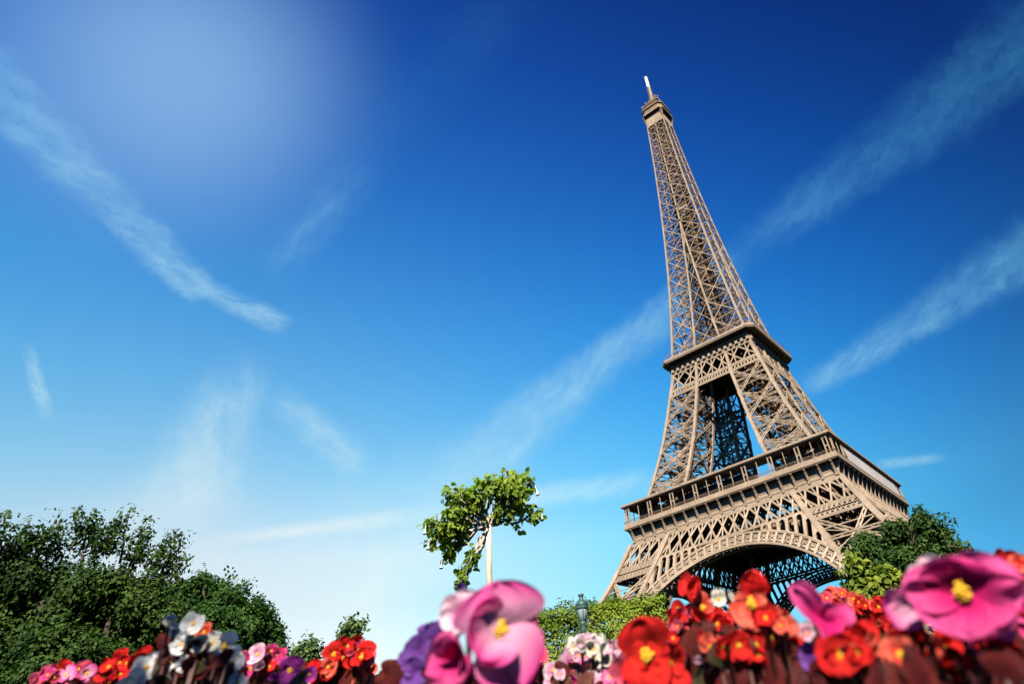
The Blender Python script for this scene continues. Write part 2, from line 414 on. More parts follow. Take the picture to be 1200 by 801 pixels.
b1.beam(fa_(-Wz(42.3), 42.3, .35), fa_(-Iz(42.3), 42.3, .35), .7, .7); b1.beam(fa_(Iz(42.3), 42.3, .35), fa_(Wz(42.3), 42.3, .35), .7, .7)
four('lattice_belt', b1, M['iron'])
b1r = MB()
for A, B in ((nW, nI), (nI, pI), (pI, pW)): bay_lattice(b1r, A, B, 45.4, 51.5, 3.9, .5, 4.5)
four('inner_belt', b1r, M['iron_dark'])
b2 = MB()
for A, B in ((nW, nI), (nI, pI), (pI, pW)):
    bay_lattice(b2, A, B, 104.3, 110.8, 5.4, .5, 0, chords=.5)
    bay_lattice(b2, A, B, 101.6, 104.0, 1.25, .36, 0, vert=False, chords=.6)
for fx in (Iz, lambda z: -Iz(z)):
    b2.beam(fa_(fx(101), 101, .1), fa_(fx(110.9), 110.9, .1), .95, .6)
b2.beam(fa_(Wz(101)-.3, 101, .1), fa_(Wz(110.9)-.3, 110.9, .1), .9, .6); b2.beam(fa_(-Wz(101)+.3, 101, .1), fa_(-Wz(110.9)+.3, 110.9, .1), .9, .6)
four('lattice_belt', b2, M['iron'])
for fn, n in ((oo, (0, -1, 0)), (oi, (0, -1, 0)), (io, (1, 0, 0)), (ii, (0, -1, 0))):
    ux = MB(); chain(ux, fn, 101.6, 116, .9, .9, n); four('corner_post', ux, M['iron'])

# great arches
RI, RO, ZC = 41.2, 44.75, 0.3
ar = MB(); NC = 46; PH0, PH1 = R(14), R(166)
def ap(r, ph, off=0.0):
    z = ZC+r*math.sin(ph); return fa_(r*math.cos(ph), z, off)
for i in range(NC*2):
    a = PH0+(PH1-PH0)*i/(NC*2); b = PH0+(PH1-PH0)*(i+1)/(NC*2)
    for off in (.5, -4.0):
        ar.beam(ap(RI+.3, a, off), ap(RI+.3, b, off), .62, 1.1); ar.beam(ap(RO-.25, a, off), ap(RO-.25, b, off), .5, .8)
        ar.beam(ap(RI+1.0, a, off), ap(RI+1.0, b, off), .2, .3); ar.beam(ap(RO-.95, a, off), ap(RO-.95, b, off), .22, .3)
    m1, m2 = (ap(RI+.25, a, 0), ap(RI+.25, b, -4.0)), (ap(RI+.25, b, 0), ap(RI+.25, a, -4.0))
    ar.beam(m1[0], m1[1], .22, .22, (0, 0, 1)); ar.beam(m2[0], m2[1], .22, .22, (0, 0, 1))
for i in range(NC+1):
    a = PH0+(PH1-PH0)*i/NC; da = (PH1-PH0)/NC
    for off in (.5, -4.0):
        ar.beam(ap(RI+.3, a, off), ap(RO-.3, a, off), .62, .6)
        if i < NC:
            ar.beam(ap(RI+1, a+da*.12, off-.1), ap(RO-1, a+da*.5, off-.1), .2, .2); ar.beam(ap(RI+1, a+da*.88, off-.1), ap(RO-1, a+da*.5, off-.1), .2, .2)
            ar.beam(ap(RO-1, a+da*.12, off-.1), ap(RO-1.7, a+da*.5, off-.1), .24, .2); ar.beam(ap(RO-1, a+da*.88, off-.1), ap(RO-1.7, a+da*.5, off-.1), .24, .2)
            if off > 0: ar.beam(ap(RI+.9, a+da*.5, off-.5), ap(RO-.9, a+da*.5, off-.5), 1.3, .05)
arches = four('arch', ar, M['iron'])
# spandrel arcade: a plate with round-headed openings between arch, belt and inner post
def zpost(x): return float(np.interp(-x, [-v for v in IV[:-1]], IZ[:-1]))
xs = [10.4, 12.9, 15.4, 17.9, 20.4, 22.9, 25.2, 27.4, 29.6]
for sgn in (1, -1):
    sp = MB()
    for x0, x1 in zip(xs, xs[1:]):
        zb = lambda x: ZC+math.sqrt(RO*RO-x*x)
        zt = lambda x: min(45.5, zpost(x))
        bot0, bot1, t0, t1 = zb(x0)-.3, zb(x1)-.3, zt(x0), zt(x1)
        hx0, hx1 = x0+.42, x1-.42; hw = (hx1-hx0)/2; xc = (x0+x1)/2
        hb = max(zb(hx0), zb(hx1))+.25; hb0, hb1 = zb(hx0)+.3, zb(hx1)+.3
        ht = min(zt(hx0), zt(hx1))-.45
        if ht-max(hb0, hb1) < .7:
            pts = [(x0, bot0), (x1, bot1), (x1, max(t1, bot1+.05)), (x0, t0)]
            for k in range(4):
                pass
            b0 = len(sp.v)
            for yo in (.45, -.25): sp.v.extend([tuple(fa_(sgn*x, z, yo)) for x, z in pts])
            sp.f.extend([(b0, b0+1, b0+2, b0+3), (b0+7, b0+6, b0+5, b0+4)]); continue
        hs = max(ht-hw, max(hb0, hb1)+.1)                      # spring of the round head
        hole = [(hx0, hb0), (xc, (hb0+hb1)/2), (hx1, hb1), (hx1, hs)]
        hole += [(xc+hw*math.cos(t), hs+(ht-hs)*math.sin(t)) for t in [math.pi*k/10 for k in range(1, 10)]] + [(hx0, hs)]
        outer = [(x0, bot0), (xc, (bot0+bot1)/2), (x1, bot1), (x1, hs)]
        for k in range(1, 10):
            t = math.pi*k/10; c, s_ = math.cos(t), math.sin(t)
            u = max(abs(c), abs(s_)); xx = xc+(x1-x0)/2*c/u; zz = hs+(zt(xx)-hs)*s_/u
            outer.append((xx, min(zz, zt(xx))))
        outer.append((x0, hs))
        n = len(hole); b0 = len(sp.v)
        for yo in (.45, -.35):
            sp.v.extend([tuple(fa_(sgn*x, z, yo)) for x, z in outer]); sp.v.extend([tuple(fa_(sgn*x, z, yo)) for x, z in hole])
        for k in range(n):
            j = (k+1) % n
            sp.f.append((b0+k, b0+j, b0+n+j, b0+n+k)); sp.f.append((b0+2*n+j, b0+2*n+k, b0+3*n+k, b0+3*n+j))
            sp.f.append((b0+n+k, b0+n+j, b0+3*n+j, b0+3*n+k))
    spm = sp.mesh('arcade_plate', M['iron'])
    for a in arches: link_mesh('arcade_plate', spm, a)

# first platform
plat = MB()
def ring(mb, w0, w1, z0, z1, cham=0.0):
    """square ring (outer half-width w1, inner w0) between two heights, corners chamfered"""
    def loop(w, z):
        c = cham
        if c <= 0: return [(w, -w, z), (w, w, z), (-w, w, z), (-w, -w, z)]
        return [(w-c, -w, z), (w, -w+c, z), (w, w-c, z), (w-c, w, z), (-w+c, w, z), (-w, w-c, z), (-w, -w+c, z), (-w+c, -w, z)]
    ls = [loop(w1, z0), loop(w1, z1), loop(w0, z1), loop(w0, z0)]; n = len(ls[0]); b = len(mb.v)
    for l in ls: mb.v.extend(l)
    for k in range(4):
        for i in range(n):
            j = (i+1) % n; k2 = (k+1) % 4
            mb.f.append((b+k*n+i, b+k*n+j, b+k2*n+j, b+k2*n+i))
ring(plat, 12.5, 33.6, 56.0, 56.9)
for z, q in ((54.4, 1.6),):
    for t in range(-32, 33, 4):
        for a in (-1, 1):
            plat.beam((t, a*12.5, z+.8), (t, a*33.4, z+.8), .5, q*1.4, (0, 0, 1)); plat.beam((a*12.5, t, z+.8), (a*33.4, t, z+.8), .5, q*1.4, (0, 0, 1))
p1 = plat.build('first_platform', M['iron'], tower)
def sides(name, mb, m, parent, smooth=False, which=(0, 1, 2, 3)):
    me = mb.mesh(name, m, smooth)
    return [link_mesh(name, me, parent, rot=(0, 0, k*math.pi/2)) for k in which]
fr = MB()
fr.box(-34.25, 34.25, -34.25, -33.75, 52.2, 57.0)
fr.box(-35.15, 35.15, -35.2, -33.4, 51.45, 52.15); fr.box(-34.7, 34.7, -34.7, -33.6, 52.15, 52.55)
for z in (53.1, 54.2, 55.4): fr.box(-34.3, 34.3, -34.37, -34.2, z, z+.22)
fr.box(-36.3, 36.3, -36.35, -33.5, 56.75, 57.35); fr.box(-36.1, 36.1, -36.15, -33.7, 56.45, 56.75); fr.box(-36.05, 36.05, -36.1, -35.7, 57.35, 58.2)
sides('gallery_frieze', fr, M['iron'], p1)
bk = MB(); prof = [(-34.3, 52.6), (-34.75, 52.6), (-34.85, 53.4), (-35.15, 54.6), (-35.6, 55.6), (-36.05, 56.2), (-36.05, 56.5), (-34.3, 56.5)]
n = len(prof); bk.v = [(-.28, y, z) for y, z in prof]+[(.28, y, z) for y, z in prof]
bk.f = [tuple(range(n)), tuple(reversed(range(n, 2*n)))]+[(i, n+i, n+(i+1) % n, (i+1) % n) for i in range(n)]
bk.box(-.36, .36, -34.95, -34.25, 52.55, 53.1)
bkm = bk.mesh('bracket', M['iron'])
for k in range(4):
    for i in range(-9, 9):
        x = i*4.0+2.0; c, s_ = math.cos(k*math.pi/2), math.sin(k*math.pi/2)
        link_mesh('bracket', bkm, p1, loc=(c*x, s_*x, 0), rot=(0, 0, k*math.pi/2))
cb = MB(); cb.v = [(-.3, y+34.25*.0, z) for y, z in prof]; cb = MB()
for sx, sy in ((1, -1), (1, 1), (-1, 1), (-1, -1)):
    cb.add([(sx*34.2, sy*34.2, 52.4), (sx*34.9, sy*34.9, 52.4), (sx*35.2, sy*35.2, 54.6), (sx*36, sy*36, 56.5), (sx*34.2, sy*34.2, 56.5)], [(0, 1, 2, 3, 4)])
rl = MB()
for i in range(-90, 91): rl.box(i*.4-.03, i*.4+.03, -35.95, -35.88, 58.2, 59.0)
rl.box(-36, 36, -35.98, -35.84, 59.0, 59.12)
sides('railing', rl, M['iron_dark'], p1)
cn = MB()
cn.v = [(-36.3, -36.4, 63.35), (36.3, -36.4, 63.35), (36.3, -36.4, 64.0), (-36.3, -36.4, 64.0), (-28, -28.2, 64.6), (28, -28.2, 64.6), (28, -28.2, 63.9), (-28, -28.2, 63.9)]
cn.f = [(0, 1, 2, 3), (3, 2, 5, 4), (4, 5, 6, 7), (7, 6, 1, 0)]
for i in range(-9, 10): cn.beam((i*3.9, -36.1, 63.3), (i*3.9*.78, -28.4, 63.8), .25, .5, (0, 0, 1))
sides('gallery_roof', cn, M['roof'], p1)
fas = MB(); fas.box(-36.4, 36.4, -36.55, -36.42, 63.55, 64.1); sides('gutter', fas, M['iron'], p1)
pp_ = MB()
for d_ in (-.55, .55): pp_.box(d_-.17, d_+.17, -35.9, -35.6, 57.35, 63.4)
pp_.box(-.55, .55, -35.8, -35.7, 60.2, 60.5); pp_.box(-.55, .55, -35.8, -35.7, 62.6, 62.9)
ppm = pp_.mesh('gallery_post', M['iron']); ps_ = MB(); ps_.box(-.1, .1, -35.85, -35.65, 57.35, 63.4); psm = ps_.mesh('gallery_post', M['iron'])
for k in range(4):
    c, s_ = math.cos(k*math.pi/2), math.sin(k*math.pi/2)
    for i in range(-8, 9):
        x = i*4.3; link_mesh('gallery_post', psm if i % 2 else ppm, p1, loc=(c*x, s_*x, 0), rot=(0, 0, k*math.pi/2))
pv = MB(); pv.box(-17, 8, -31, -22, 56.95, 62.6)
for i in range(11): pv.box(-17+i*2.5-.12, -17+i*2.5+.12, -31.12, -31.0, 56.95, 62.6)
sides('pavilion', pv, M['glass_dark'], p1)
ws = MB()
def wsq(y0, y1, m=.0): ws.add([(36.2, y0, 58.25), (36.2, y1, 58.25), (35.75, y1, 63.3), (35.75, y0, 63.3), (36.1, y0, 58.25), (36.1, y1, 58.25), (35.65, y1, 63.3), (35.65, y0, 63.3)], [(0, 1, 2, 3), (7, 6, 5, 4), (0, 3, 7, 4), (1, 5, 6, 2), (3, 2, 6, 7), (0, 4, 5, 1)])
for i in range(13): wsq(-24+i*4+.06, -20+i*4-.06)
ws.build('wind_screen', M['screen'], p1)

# second platform
pl2 = MB(); ring(pl2, 3.5, 16.4, 114.6, 115.4); ring(pl2, 15.6, 20.15, 115.3, 115.75, 2.4)
for t in range(-16, 17, 4):
    pl2.beam((t, -16, 114), (t, 16, 114), .35, 1.2, (0, 0, 1)); pl2.beam((-16, t, 113.6), (16, t, 113.6), .35, 1.2, (0, 0, 1))
p2 = pl2.build('second_platform', M['iron'], tower)
l2 = MB(); ring(l2, 19.7, 20.35, 115.76, 116.7, 2.4); l2.build('parapet', M['iron'], p2)
r2 = MB()
r2b = [(20.1-2.4, -20.1), (20.1, -17.7)]
for k in range(4):
    c, s_ = math.cos(k*math.pi/2), math.sin(k*math.pi/2)
    for i in range(-22, 23):
        x = i*.8; y = -20.0; r2.beam((c*x-s_*y, s_*x+c*y, 116.7), (c*x-s_*y, s_*x+c*y, 118.6), .07, .07)
    for z in (117.7, 118.6):
        a = (-17.6, -20.0); b = (17.6, -20.0); r2.beam((c*a[0]-s_*a[1], s_*a[0]+c*a[1], z), (c*b[0]-s_*b[1], s_*b[0]+c*b[1], z), .1, .1)
r2.build('railing', M['iron_dark'], p2)
f2 = MB()
f2.box(-17.2, 17.2, -17.35, -16.75, 110.7, 111.6)
f2.box(-17.1, 17.1, -17.12, -16.8, 111.6, 115.3)
f2.box(-17.3, 17.3, -17.5, -17.0, 111.6, 112.1)
sides('cornice', f2, M['iron'], p2)
k2 = MB(); q2 = [(-17.1, 111.8), (-17.75, 111.8), (-17.9, 112.6), (-17.75, 113.4), (-17.45, 114.1), (-17.1, 114.4)]
n = len(q2); k2.v = [(-.3, y, z) for y, z in q2]+[(.3, y, z) for y, z in q2]
k2.f = [tuple(range(n)), tuple(reversed(range(n, 2*n)))]+[(i, n+i, n+(i+1) % n, (i+1) % n) for i in range(n)]
k2.box(-.55, .55, -17.95, -17.1, 111.7, 112.9)
k2m = k2.mesh('bracket', M['iron'])
for k in range(4):
    for i in range(-7, 8):
        x = i*2.35; c, s_ = math.cos(k*math.pi/2), math.sin(k*math.pi/2)
        link_mesh('bracket', k2m, p2, loc=(c*x, s_*x, 0), rot=(0, 0, k*math.pi/2))
kk = MB(); kk.box(-7, 5, -7, 6, 116, 120.5); kk.build('kiosk', M['glass_dark'], p2)

# spire
zsn = [116, 126.8, 137.2, 148.0, 158.3, 168.6, 179.2, 188.6, 198.4, 207.3, 216.2, 224.1, 231.9, 239.2, 245.7, 252.0, 258.0, 263.3, 268.2]
spf = MB(); ND = (0, -1, 0)
def pwid(z): return float(np.interp(z, [116, 190, 270], [.84, .7, .5]))
for z0, z1 in zip(zsn, zsn[1:]):
    w = pwid(z0)
    spf.beam(fa_(Wz(z0), z0), fa_(Wz(z1), z1), w, w)
    for s_ in ((1, -1) if z0 < 186 else (1,)):
        spf.beam(fa_(s_*Iz(z0), z0, .1), fa_(s_*Iz(z1), z1, .1), w*.85, w*.8)
    for s_ in (1, -1):
        a0, a1, b0, b1 = fa_(s_*Iz(z0), z0), fa_(s_*Iz(z1), z1), fa_(s_*Wz(z0), z0), fa_(s_*Wz(z1), z1)
        for p, q in ((a0, b1), (b0, a1)): spf.beam(p, q, w*.46, w*.4)
        spf.beam(a1, b1, w*.34, w*.34)
        zm = (z0+z1)/2; spf.beam(fa_(s_*Iz(zm), zm), fa_(s_*Wz(zm), zm), w*.3, w*.3)
        for z in (z1,):
            p = fa_(s_*Iz(z), z, .55*w); spf.beam(p-Vector((0, 0, w*.8)), p+Vector((0, 0, w*.8)), w*1.35, .06)
            p = fa_(s_*(Wz(z)-w*.1), z, .53*w); spf.beam(p-Vector((0, 0, w*.6)), p+Vector((0, 0, w*.6)), w*1.15, .06)
    if z0 < 170:
        spf.beam(fa_(-Iz(z0), z0), fa_(Iz(z1), z1), w*.3, w*.3); spf.beam(fa_(Iz(z0), z0), fa_(-Iz(z1), z1), w*.3, w*.3)
sfaces = four('spire_face', spf, M['iron'])
inn = MB()
z = 116.0
while z < 266:
    h = 2.6; q = z+h; c = min(3.2, Wz(z)*.45); c2 = min(3.2, Wz(q)*.45)
    for sx, sy in ((1, -1), (1, 1), (-1, 1), (-1, -1)):
        inn.beam((sx*c, sy*c, z), (sx*c2, sy*c2, q), .5, .5)
        inn.beam((sx*c, sy*c, z), (-sx*c2, sy*c2, q), .36, .36); inn.beam((sx*c, sy*c, z), (sx*c2, -sy*c2, q), .36, .36); inn.beam((sx*c2, sy*c2, q), (-sx*c2, sy*c2, q), .3, .3)
    if int(z/h) % 2 == 0:
        w = Wz(q)-.3; i_ = Iz(q)
        for sx, sy in ((1, -1), (1, 1), (-1, 1), (-1, -1)):
            inn.beam((sx*c2, sy*c2, q), (sx*w, sy*w, q), .34, .34, (0, 0, 1)); inn.beam((sx*c2, sy*c2, q), (sx*i_, sy*w, q), .3, .3, (0, 0, 1)); inn.beam((sx*c2, sy*c2, q), (sx*w, sy*i_, q), .3, .3, (0, 0, 1))
    if z < 190:                                   # inner faces of the four converging legs
        for sx, sy in ((1, -1), (1, 1), (-1, 1), (-1, -1)):
            a, b, w0, w1 = Iz(z), Iz(q), Wz(z), Wz(q)
            inn.beam((sx*a, sy*w0, z), (sx*b, sy*b*1.0, q), .22, .22); inn.beam((sx*w0, sy*a, z), (sx*b, sy*b, q), .22, .22)
            inn.beam((sx*a, sy*a, z), (sx*b, sy*b, q), .5, .5)
    z = q
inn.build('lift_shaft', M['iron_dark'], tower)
mp = MB(); ring(mp, 2.2, 3.8, 195.6, 196.0); mp.box(.8, 5.5, -Wz(196)-.35, -Wz(196)-.05, 195.2, 196.2); mp.build('landing', M['iron'], tower)

# summit
sm = MB(); ring(sm, .5, 5.6, 268.0, 268.8)
top = sm.build('summit_platform', M['iron'], tower)
sg_ = MB(); ring(sg_, 1, 7.0, 277.4, 278.0, 2.0); sg_.build('gallery_floor', M['iron'], top)
fl = MB()
zz = [268.4, 270.5, 272.5, 274.3, 275.8, 277.4]; ww = [5.35, 5.45, 5.7, 6.05, 6.5, 7.0]
for (za, wa), (zb_, wb) in zip(zip(zz, ww), zip(zz[1:], ww[1:])):
    for c in (-1, 1):
        fl.beam((c*wa*.98, -wa*.98, za), (c*(wb-1.6*(wb-5.3)/1.7), -wb, zb_), .4, .4); fl.beam((c*wa*.98, -wa*.98, za), (c*wb, -(wb-1.6*(wb-5.3)/1.7), zb_), .4, .4)
fl.box(-5.2, 5.2, -5.3, -5.0, 269, 277.3)
for i in range(-4, 5): fl.box(i*1.15-.22, i*1.15+.22, -5.55, -5.3, 268.8, 272.6)
sides('corbel', fl, M['iron'], top)
led = MB(); ring(led, 6.6, 7.12, 278.02, 278.75, 2.0); led.build('parapet', M['iron'], top)
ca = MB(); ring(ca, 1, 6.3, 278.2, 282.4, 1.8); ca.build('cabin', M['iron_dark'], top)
ca2 = MB(); ring(ca2, .4, 6.9, 282.45, 283.0, 2.0)
for k in range(4):
    c, s_ = math.cos(k*math.pi/2), math.sin(k*math.pi/2)
    for i in range(-8, 9):
        x, y = i*.6, -6.7
        ca2.beam((c*x-s_*y, s_*x+c*y, 283), (c*x*.93-s_*y*.93, s_*x*.93+c*y*.93, 286.6), .13, .13)
    for z, f in ((284.6, .97), (286.6, .93)):
        a, b = (-4.9*f, -6.7*f), (4.9*f, -6.7*f); ca2.beam((c*a[0]-s_*a[1], s_*a[0]+c*a[1], z), (c*b[0]-s_*b[1], s_*b[0]+c*b[1], z), .16, .16)
ca2.build('cage', M['iron_dark'], top)
up = MB(); up.box(-3.4, 3.4, -3.4, 3.4, 283.1, 289.5); ring(up, .2, 4.2, 289.5, 290.2, 1.2)
for k in range(8):
    a = k*math.pi/4; pts = [(3.4*math.cos(a)*math.cos(t), 3.4*math.sin(a)*math.cos(t), 290.2+6.5*math.sin(t)) for t in [i*math.pi/12 for i in range(6)]]
    for p, q in zip(pts, pts[1:]): up.beam(p, q, .4, .4)
up.lathe([(1.9, 290.2), (1.9, 297), (1.3, 298.5), (1.3, 300)], 12)
for (x, y, h) in ((3.6, -3.2, 295), (-3.6, 3.0, 294), (3.4, 3.4, 296.5), (-3.4, -3.4, 293.5), (5.6, -4.6, 291), (-5.6, -4.4, 290.4), (5, 5, 290)):
    up.tube([(x, y, 283), (x, y, h)], [.22, .16], 6); up.box(x-.45, x+.45, y-.12, y+.12, h-2.2, h-.6)
up.build('lantern', M['iron_dark'], top)
for (x, y, z) in ((4.4, -4.6, 288.2), (-4.6, -4.2, 288.6), (4.8, 3.6, 289)):
    dm = MB(); dm.lathe([(.15, -.25), (.6, -.1), (.85, .2), (.86, .26)], 12, (x, y, z)); dm.build('dish', M['white'], top)
an = MB(); an.lathe([(1.15, 299.5), (1.05, 304), (.95, 309.5)], 10)
for z in range(300, 310, 2):
    an.box(-1.5, 1.5, -.12, .12, z, z+.5); an.box(-.12, .12, -1.5, 1.5, z, z+.5)
ant = an.build('antenna', M['iron'], tower)
aw = MB(); aw.lathe([(.98, 309.5), (1.0, 310), (.95, 320), (.4, 321)], 12); aw.build('radome', M['white'], ant)
at_ = MB(); at_.tube([(0, 0, 321), (0, 0, 323.6)], [.16, .08], 6)
for a in range(4):
    c, s_ = math.cos(a*math.pi/2+.4), math.sin(a*math.pi/2+.4); at_.tube([(0, 0, 321), (c*1.7, s_*1.7, 322.4)], [.09, .07], 5)
at_.build('aerial', M['iron_dark'], ant)

# ------------------------------------------------------------------ foliage helpers
def leaf_mesh(name, P, N, size, m, aspect=.5, fold=.25, jit=.35, quad=False):
    """leaf-shaped blades at points P with facing N"""
    P = np.asarray(P, float); N = np.asarray(N, float); n = len(P)
    N = N+RNG.normal(0, .45, (n, 3)); N /= np.linalg.norm(N, axis=1)[:, None]
    A = RNG.normal(0, 1, (n, 3)); A[:, 2] -= .35; A -= N*(A*N).sum(1)[:, None]; A /= np.linalg.norm(A, axis=1)[:, None]
    B = np.cross(N, A); L = (size*(1+RNG.uniform(-jit, jit, n)))[:, None]; Wd = L*aspect*.5
    if quad:
        V = np.stack([P, P+A*L*.45+B*Wd, P+A*L, P+A*L*.45-B*Wd], 1); k = 4
        F = [[0, 1, 2, 3]]
    else:
        V = np.stack([P, P+A*L*.3+B*Wd+N*fold*Wd, P+A*L*.68+B*Wd*.82+N*fold*Wd, P+A*L-N*.12*L, P+A*L*.68-B*Wd*.82+N*fold*Wd, P+A*L*.3-B*Wd+N*fold*Wd, P+A*L*.35, P+A*L*.7-N*.03*L], 1); k = 8
        F = [[0, 1, 6], [1, 2, 7, 6], [2, 3, 7], [0, 6, 5], [6, 7, 4, 5], [7, 3, 4]]
    vs = V.reshape(-1, 3); fs = []
    base = (np.arange(n)*k)
    me = bpy.data.meshes.new(name); me.vertices.add(n*k); me.vertices.foreach_set('co', vs.ravel())
    lens = [len(f) for f in F]; loops = np.concatenate([np.array(f)[None, :]+base[:, None] for f in F], 1)
    # loops ordered per leaf
    loops = loops.reshape(-1); ls = np.tile(np.array(lens), n); st_ = np.concatenate([[0], np.cumsum(ls)[:-1]])
    me.loops.add(len(loops)); me.loops.foreach_set('vertex_index', loops.astype(np.int32))
    me.polygons.add(len(ls)); me.polygons.foreach_set('loop_start', st_.astype(np.int32))
    me.update(calc_edges=True); me.validate(); me.materials.append(m); return me
def clumps(blobs, nper, spread, shell=.55, bias=(0, 0, .35)):
    """points gathered in leafy clumps through round masses: blobs = (centre, radius), nper leaves per clump"""
    Ps, Ns, Cs = [], [], []
    for c, r, nc in blobs:
        c = np.array(c)
        for _ in range(nc):
            d = RNG.normal(0, 1, 3); d /= np.linalg.norm(d)
            rr = r*(shell+(1-shell)*RNG.random()**.6)*(1 if RNG.random() < .85 else RNG.uniform(1, 1.1))
            q = c+d*rr*np.array([1, 1, .92]); Cs.append(q)
            k = max(3, int(nper*RNG.uniform(.6, 1.4)))
            o = RNG.normal(0, 1, (k, 3)); o /= np.linalg.norm(o, axis=1)[:, None]
            o *= (spread*RNG.random(k)**.5)[:, None]
            Ps.append(q+o); Ns.append(o/spread*.8+d*.5+np.array(bias))
    return np.concatenate(Ps), np.concatenate(Ns), Cs
def limb(mb, a, b, r0, r1, wob=.08, n=6, seg=6):
    a = Vector(a); b = Vector(b); L = (b-a).length; pts = []; rr = []
    for i in range(seg+1):
        t = i/seg; p = a.lerp(b, t)+Vector((RNG.normal(), RNG.normal(), RNG.normal()))*(wob*L*.3*math.sin(math.pi*t))
        pts.append(p); rr.append(r0+(r1-r0)*t)
    mb.tube(pts, rr, n); return pts
def pxs(dist, px=600, py=745):
    c = FW.dot(ray(px, py)); return dist/FPX*c**1.5      # metres per photo pixel there
def loc_at(base, px, py, dist): return tuple(at(px, py, dist)-base)

def leafy(name, label, cat, dist, base_px, blobs, sprigs, leafsize, m, bark, nper, spread, dens, trunk_r, fork, aspect=.5, quad=True, group=None, sprig_n=30, depth=.8, shell=.5, bias=(0, 0, .35)):
    """tree or bush: blobs = (px, py, radius px); sprigs = (px0, py0, px1, py1) thin shoots"""
    bp = at(base_px, 800, dist); base = Vector((bp.x, bp.y, 0))
    root = tag(empty(name, base), label, cat, group)
    k = pxs(dist, blobs[0][0], blobs[0][1]); bl = []
    for (x, y, r) in blobs:
        dd = dist+RNG.uniform(-depth, depth)*r*k
        bl.append((loc_at(base, x, y, dd), r*k, max(4, int(dens*r*r/100))))
    P, N, C = clumps(bl, nper, spread, shell, bias)
    tw = MB()
    forkp = Vector(loc_at(base, fork[0], fork[1], dist))
    limb(tw, (0, 0, -.1), forkp, trunk_r, trunk_r*.75, .06, 8)
    for (c, r, n) in bl:
        pts = limb(tw, forkp, c, trunk_r*.55, trunk_r*.16, .2)
        for _ in range(6):
            d = Vector(RNG.normal(0, 1, 3)); d.normalize(); s0 = pts[int(RNG.integers(2, 7))]
            limb(tw, s0, Vector(c)+d*r*.8, trunk_r*.2, trunk_r*.05, .2, 5, 4)
    PP, NN = [P], [N]
    for (x0, y0, x1, y1) in sprigs:
        dd = dist+RNG.uniform(-.5, .5)*30*k
        a = Vector(loc_at(base, x0, y0, dd)); b = Vector(loc_at(base, x1, y1, dd))
        pts = limb(tw, a, b, trunk_r*.14, trunk_r*.03, .12, 5, 7)
        for i, p in enumerate(pts):
            if i < 2: continue
            q = int(sprig_n*RNG.uniform(.3, 1.4)); sp_ = spread*RNG.uniform(.35, 1.0)
            o = np.clip(RNG.normal(0, sp_*.6, (q, 3)), -sp_, sp_); PP.append(np.array(p)+o); NN.append(o/sp_+np.array([0, 0, .4]))
    tw.build('trunk', bark, root, smooth=True)
    me = leaf_mesh('crown', np.concatenate(PP), np.concatenate(NN), leafsize, m, aspect, quad=quad)
    link_mesh('crown', me, root); return root, base

M['leaf_dark'] = leafmat('leaf_dark', (.013, .042, .008), (.072, .125, .020), .32)
M['leaf_bush'] = leafmat('leaf_bush', (.011, .040, .007), (.052, .112, .016), .3)
M['leaf_std'] = leafmat('leaf_fresh', (.12, .21, .025), (.34, .42, .06), .5)
M['leaf_hedge'] = leafmat('leaf_hedge', (.07, .125, .008), (.23, .29, .025), .35)
M['leaf_far'] = leafmat('leaf_far', (.018, .050, .010), (.070, .125, .022), .32)
M['leaf_lime'] = leafmat('leaf_lime', (.06, .11, .015), (.25, .28, .03), .4)
M['leaf_small'] = leafmat('leaf_small', (.05, .10, .025), (.12, .18, .05), .35)

# big spreading tree at the left
D1 = 11.0
leafy('spreading_tree', 'broad dark green tree with thin leafy shoots rising above its crown', 'tree', D1, 105,
      [(55, 735, 50), (120, 720, 44), (10, 705, 44), (92, 690, 30), (165, 706, 34), (150, 755, 50), (60, 785, 55), (-15, 760, 60), (-55, 715, 60), (28, 676, 24), (132, 684, 20), (186, 735, 32), (110, 795, 50), (-60, 795, 60), (70, 680, 18), (178, 690, 16), (4, 660, 16), (-30, 650, 26)],
      [(50, 690, 42, 632), (60, 690, 66, 640), (105, 680, 118, 632), (160, 690, 186, 650), (175, 700, 200, 662), (145, 690, 160, 640), (70, 670, 66, 608), (95, 665, 92, 600), (120, 650, 138, 612), (140, 660, 152, 600), (155, 665, 172, 612), (170, 665, 205, 628), (185, 680, 213, 632), (30, 650, 38, 618), (10, 655, 4, 606), (45, 650, 60, 622), (110, 650, 108, 606), (165, 660, 168, 625), (125, 650, 122, 622), (190, 690, 216, 655), (80, 645, 100, 618), (20, 650, 25, 630)],
      .056, M['leaf_dark'], M['bark'], 74, .15, 6.6, .13, (110, 790), aspect=.5, sprig_n=46, shell=.3)
D2 = 15.0
leafy('rounded_tree', 'dense rounded dark tree beside the spreading tree, its crown sloping down', 'tree', D2, 265,
      [(225, 705, 32), (255, 722, 36), (285, 738, 30), (240, 755, 45), (280, 775, 42), (306, 735, 16), (312, 760, 18), (205, 720, 40), (316, 785, 18), (320, 742, 9), (302, 714, 10)],
      [(240, 700, 232, 668), (262, 700, 268, 674), (275, 715, 290, 684), (215, 700, 206, 672), (285, 725, 304, 700), (300, 740, 322, 722), (318, 760, 334, 770), (300, 735, 328, 738), (300, 720, 318, 716), (310, 760, 330, 752), (270, 700, 285, 690), (232, 690, 238, 676), (255, 700, 262, 688)],
      .072, M['leaf_bush'], M['bark'], 62, .18, 12.5, .16, (262, 795), aspect=.6, sprig_n=22, shell=.35)
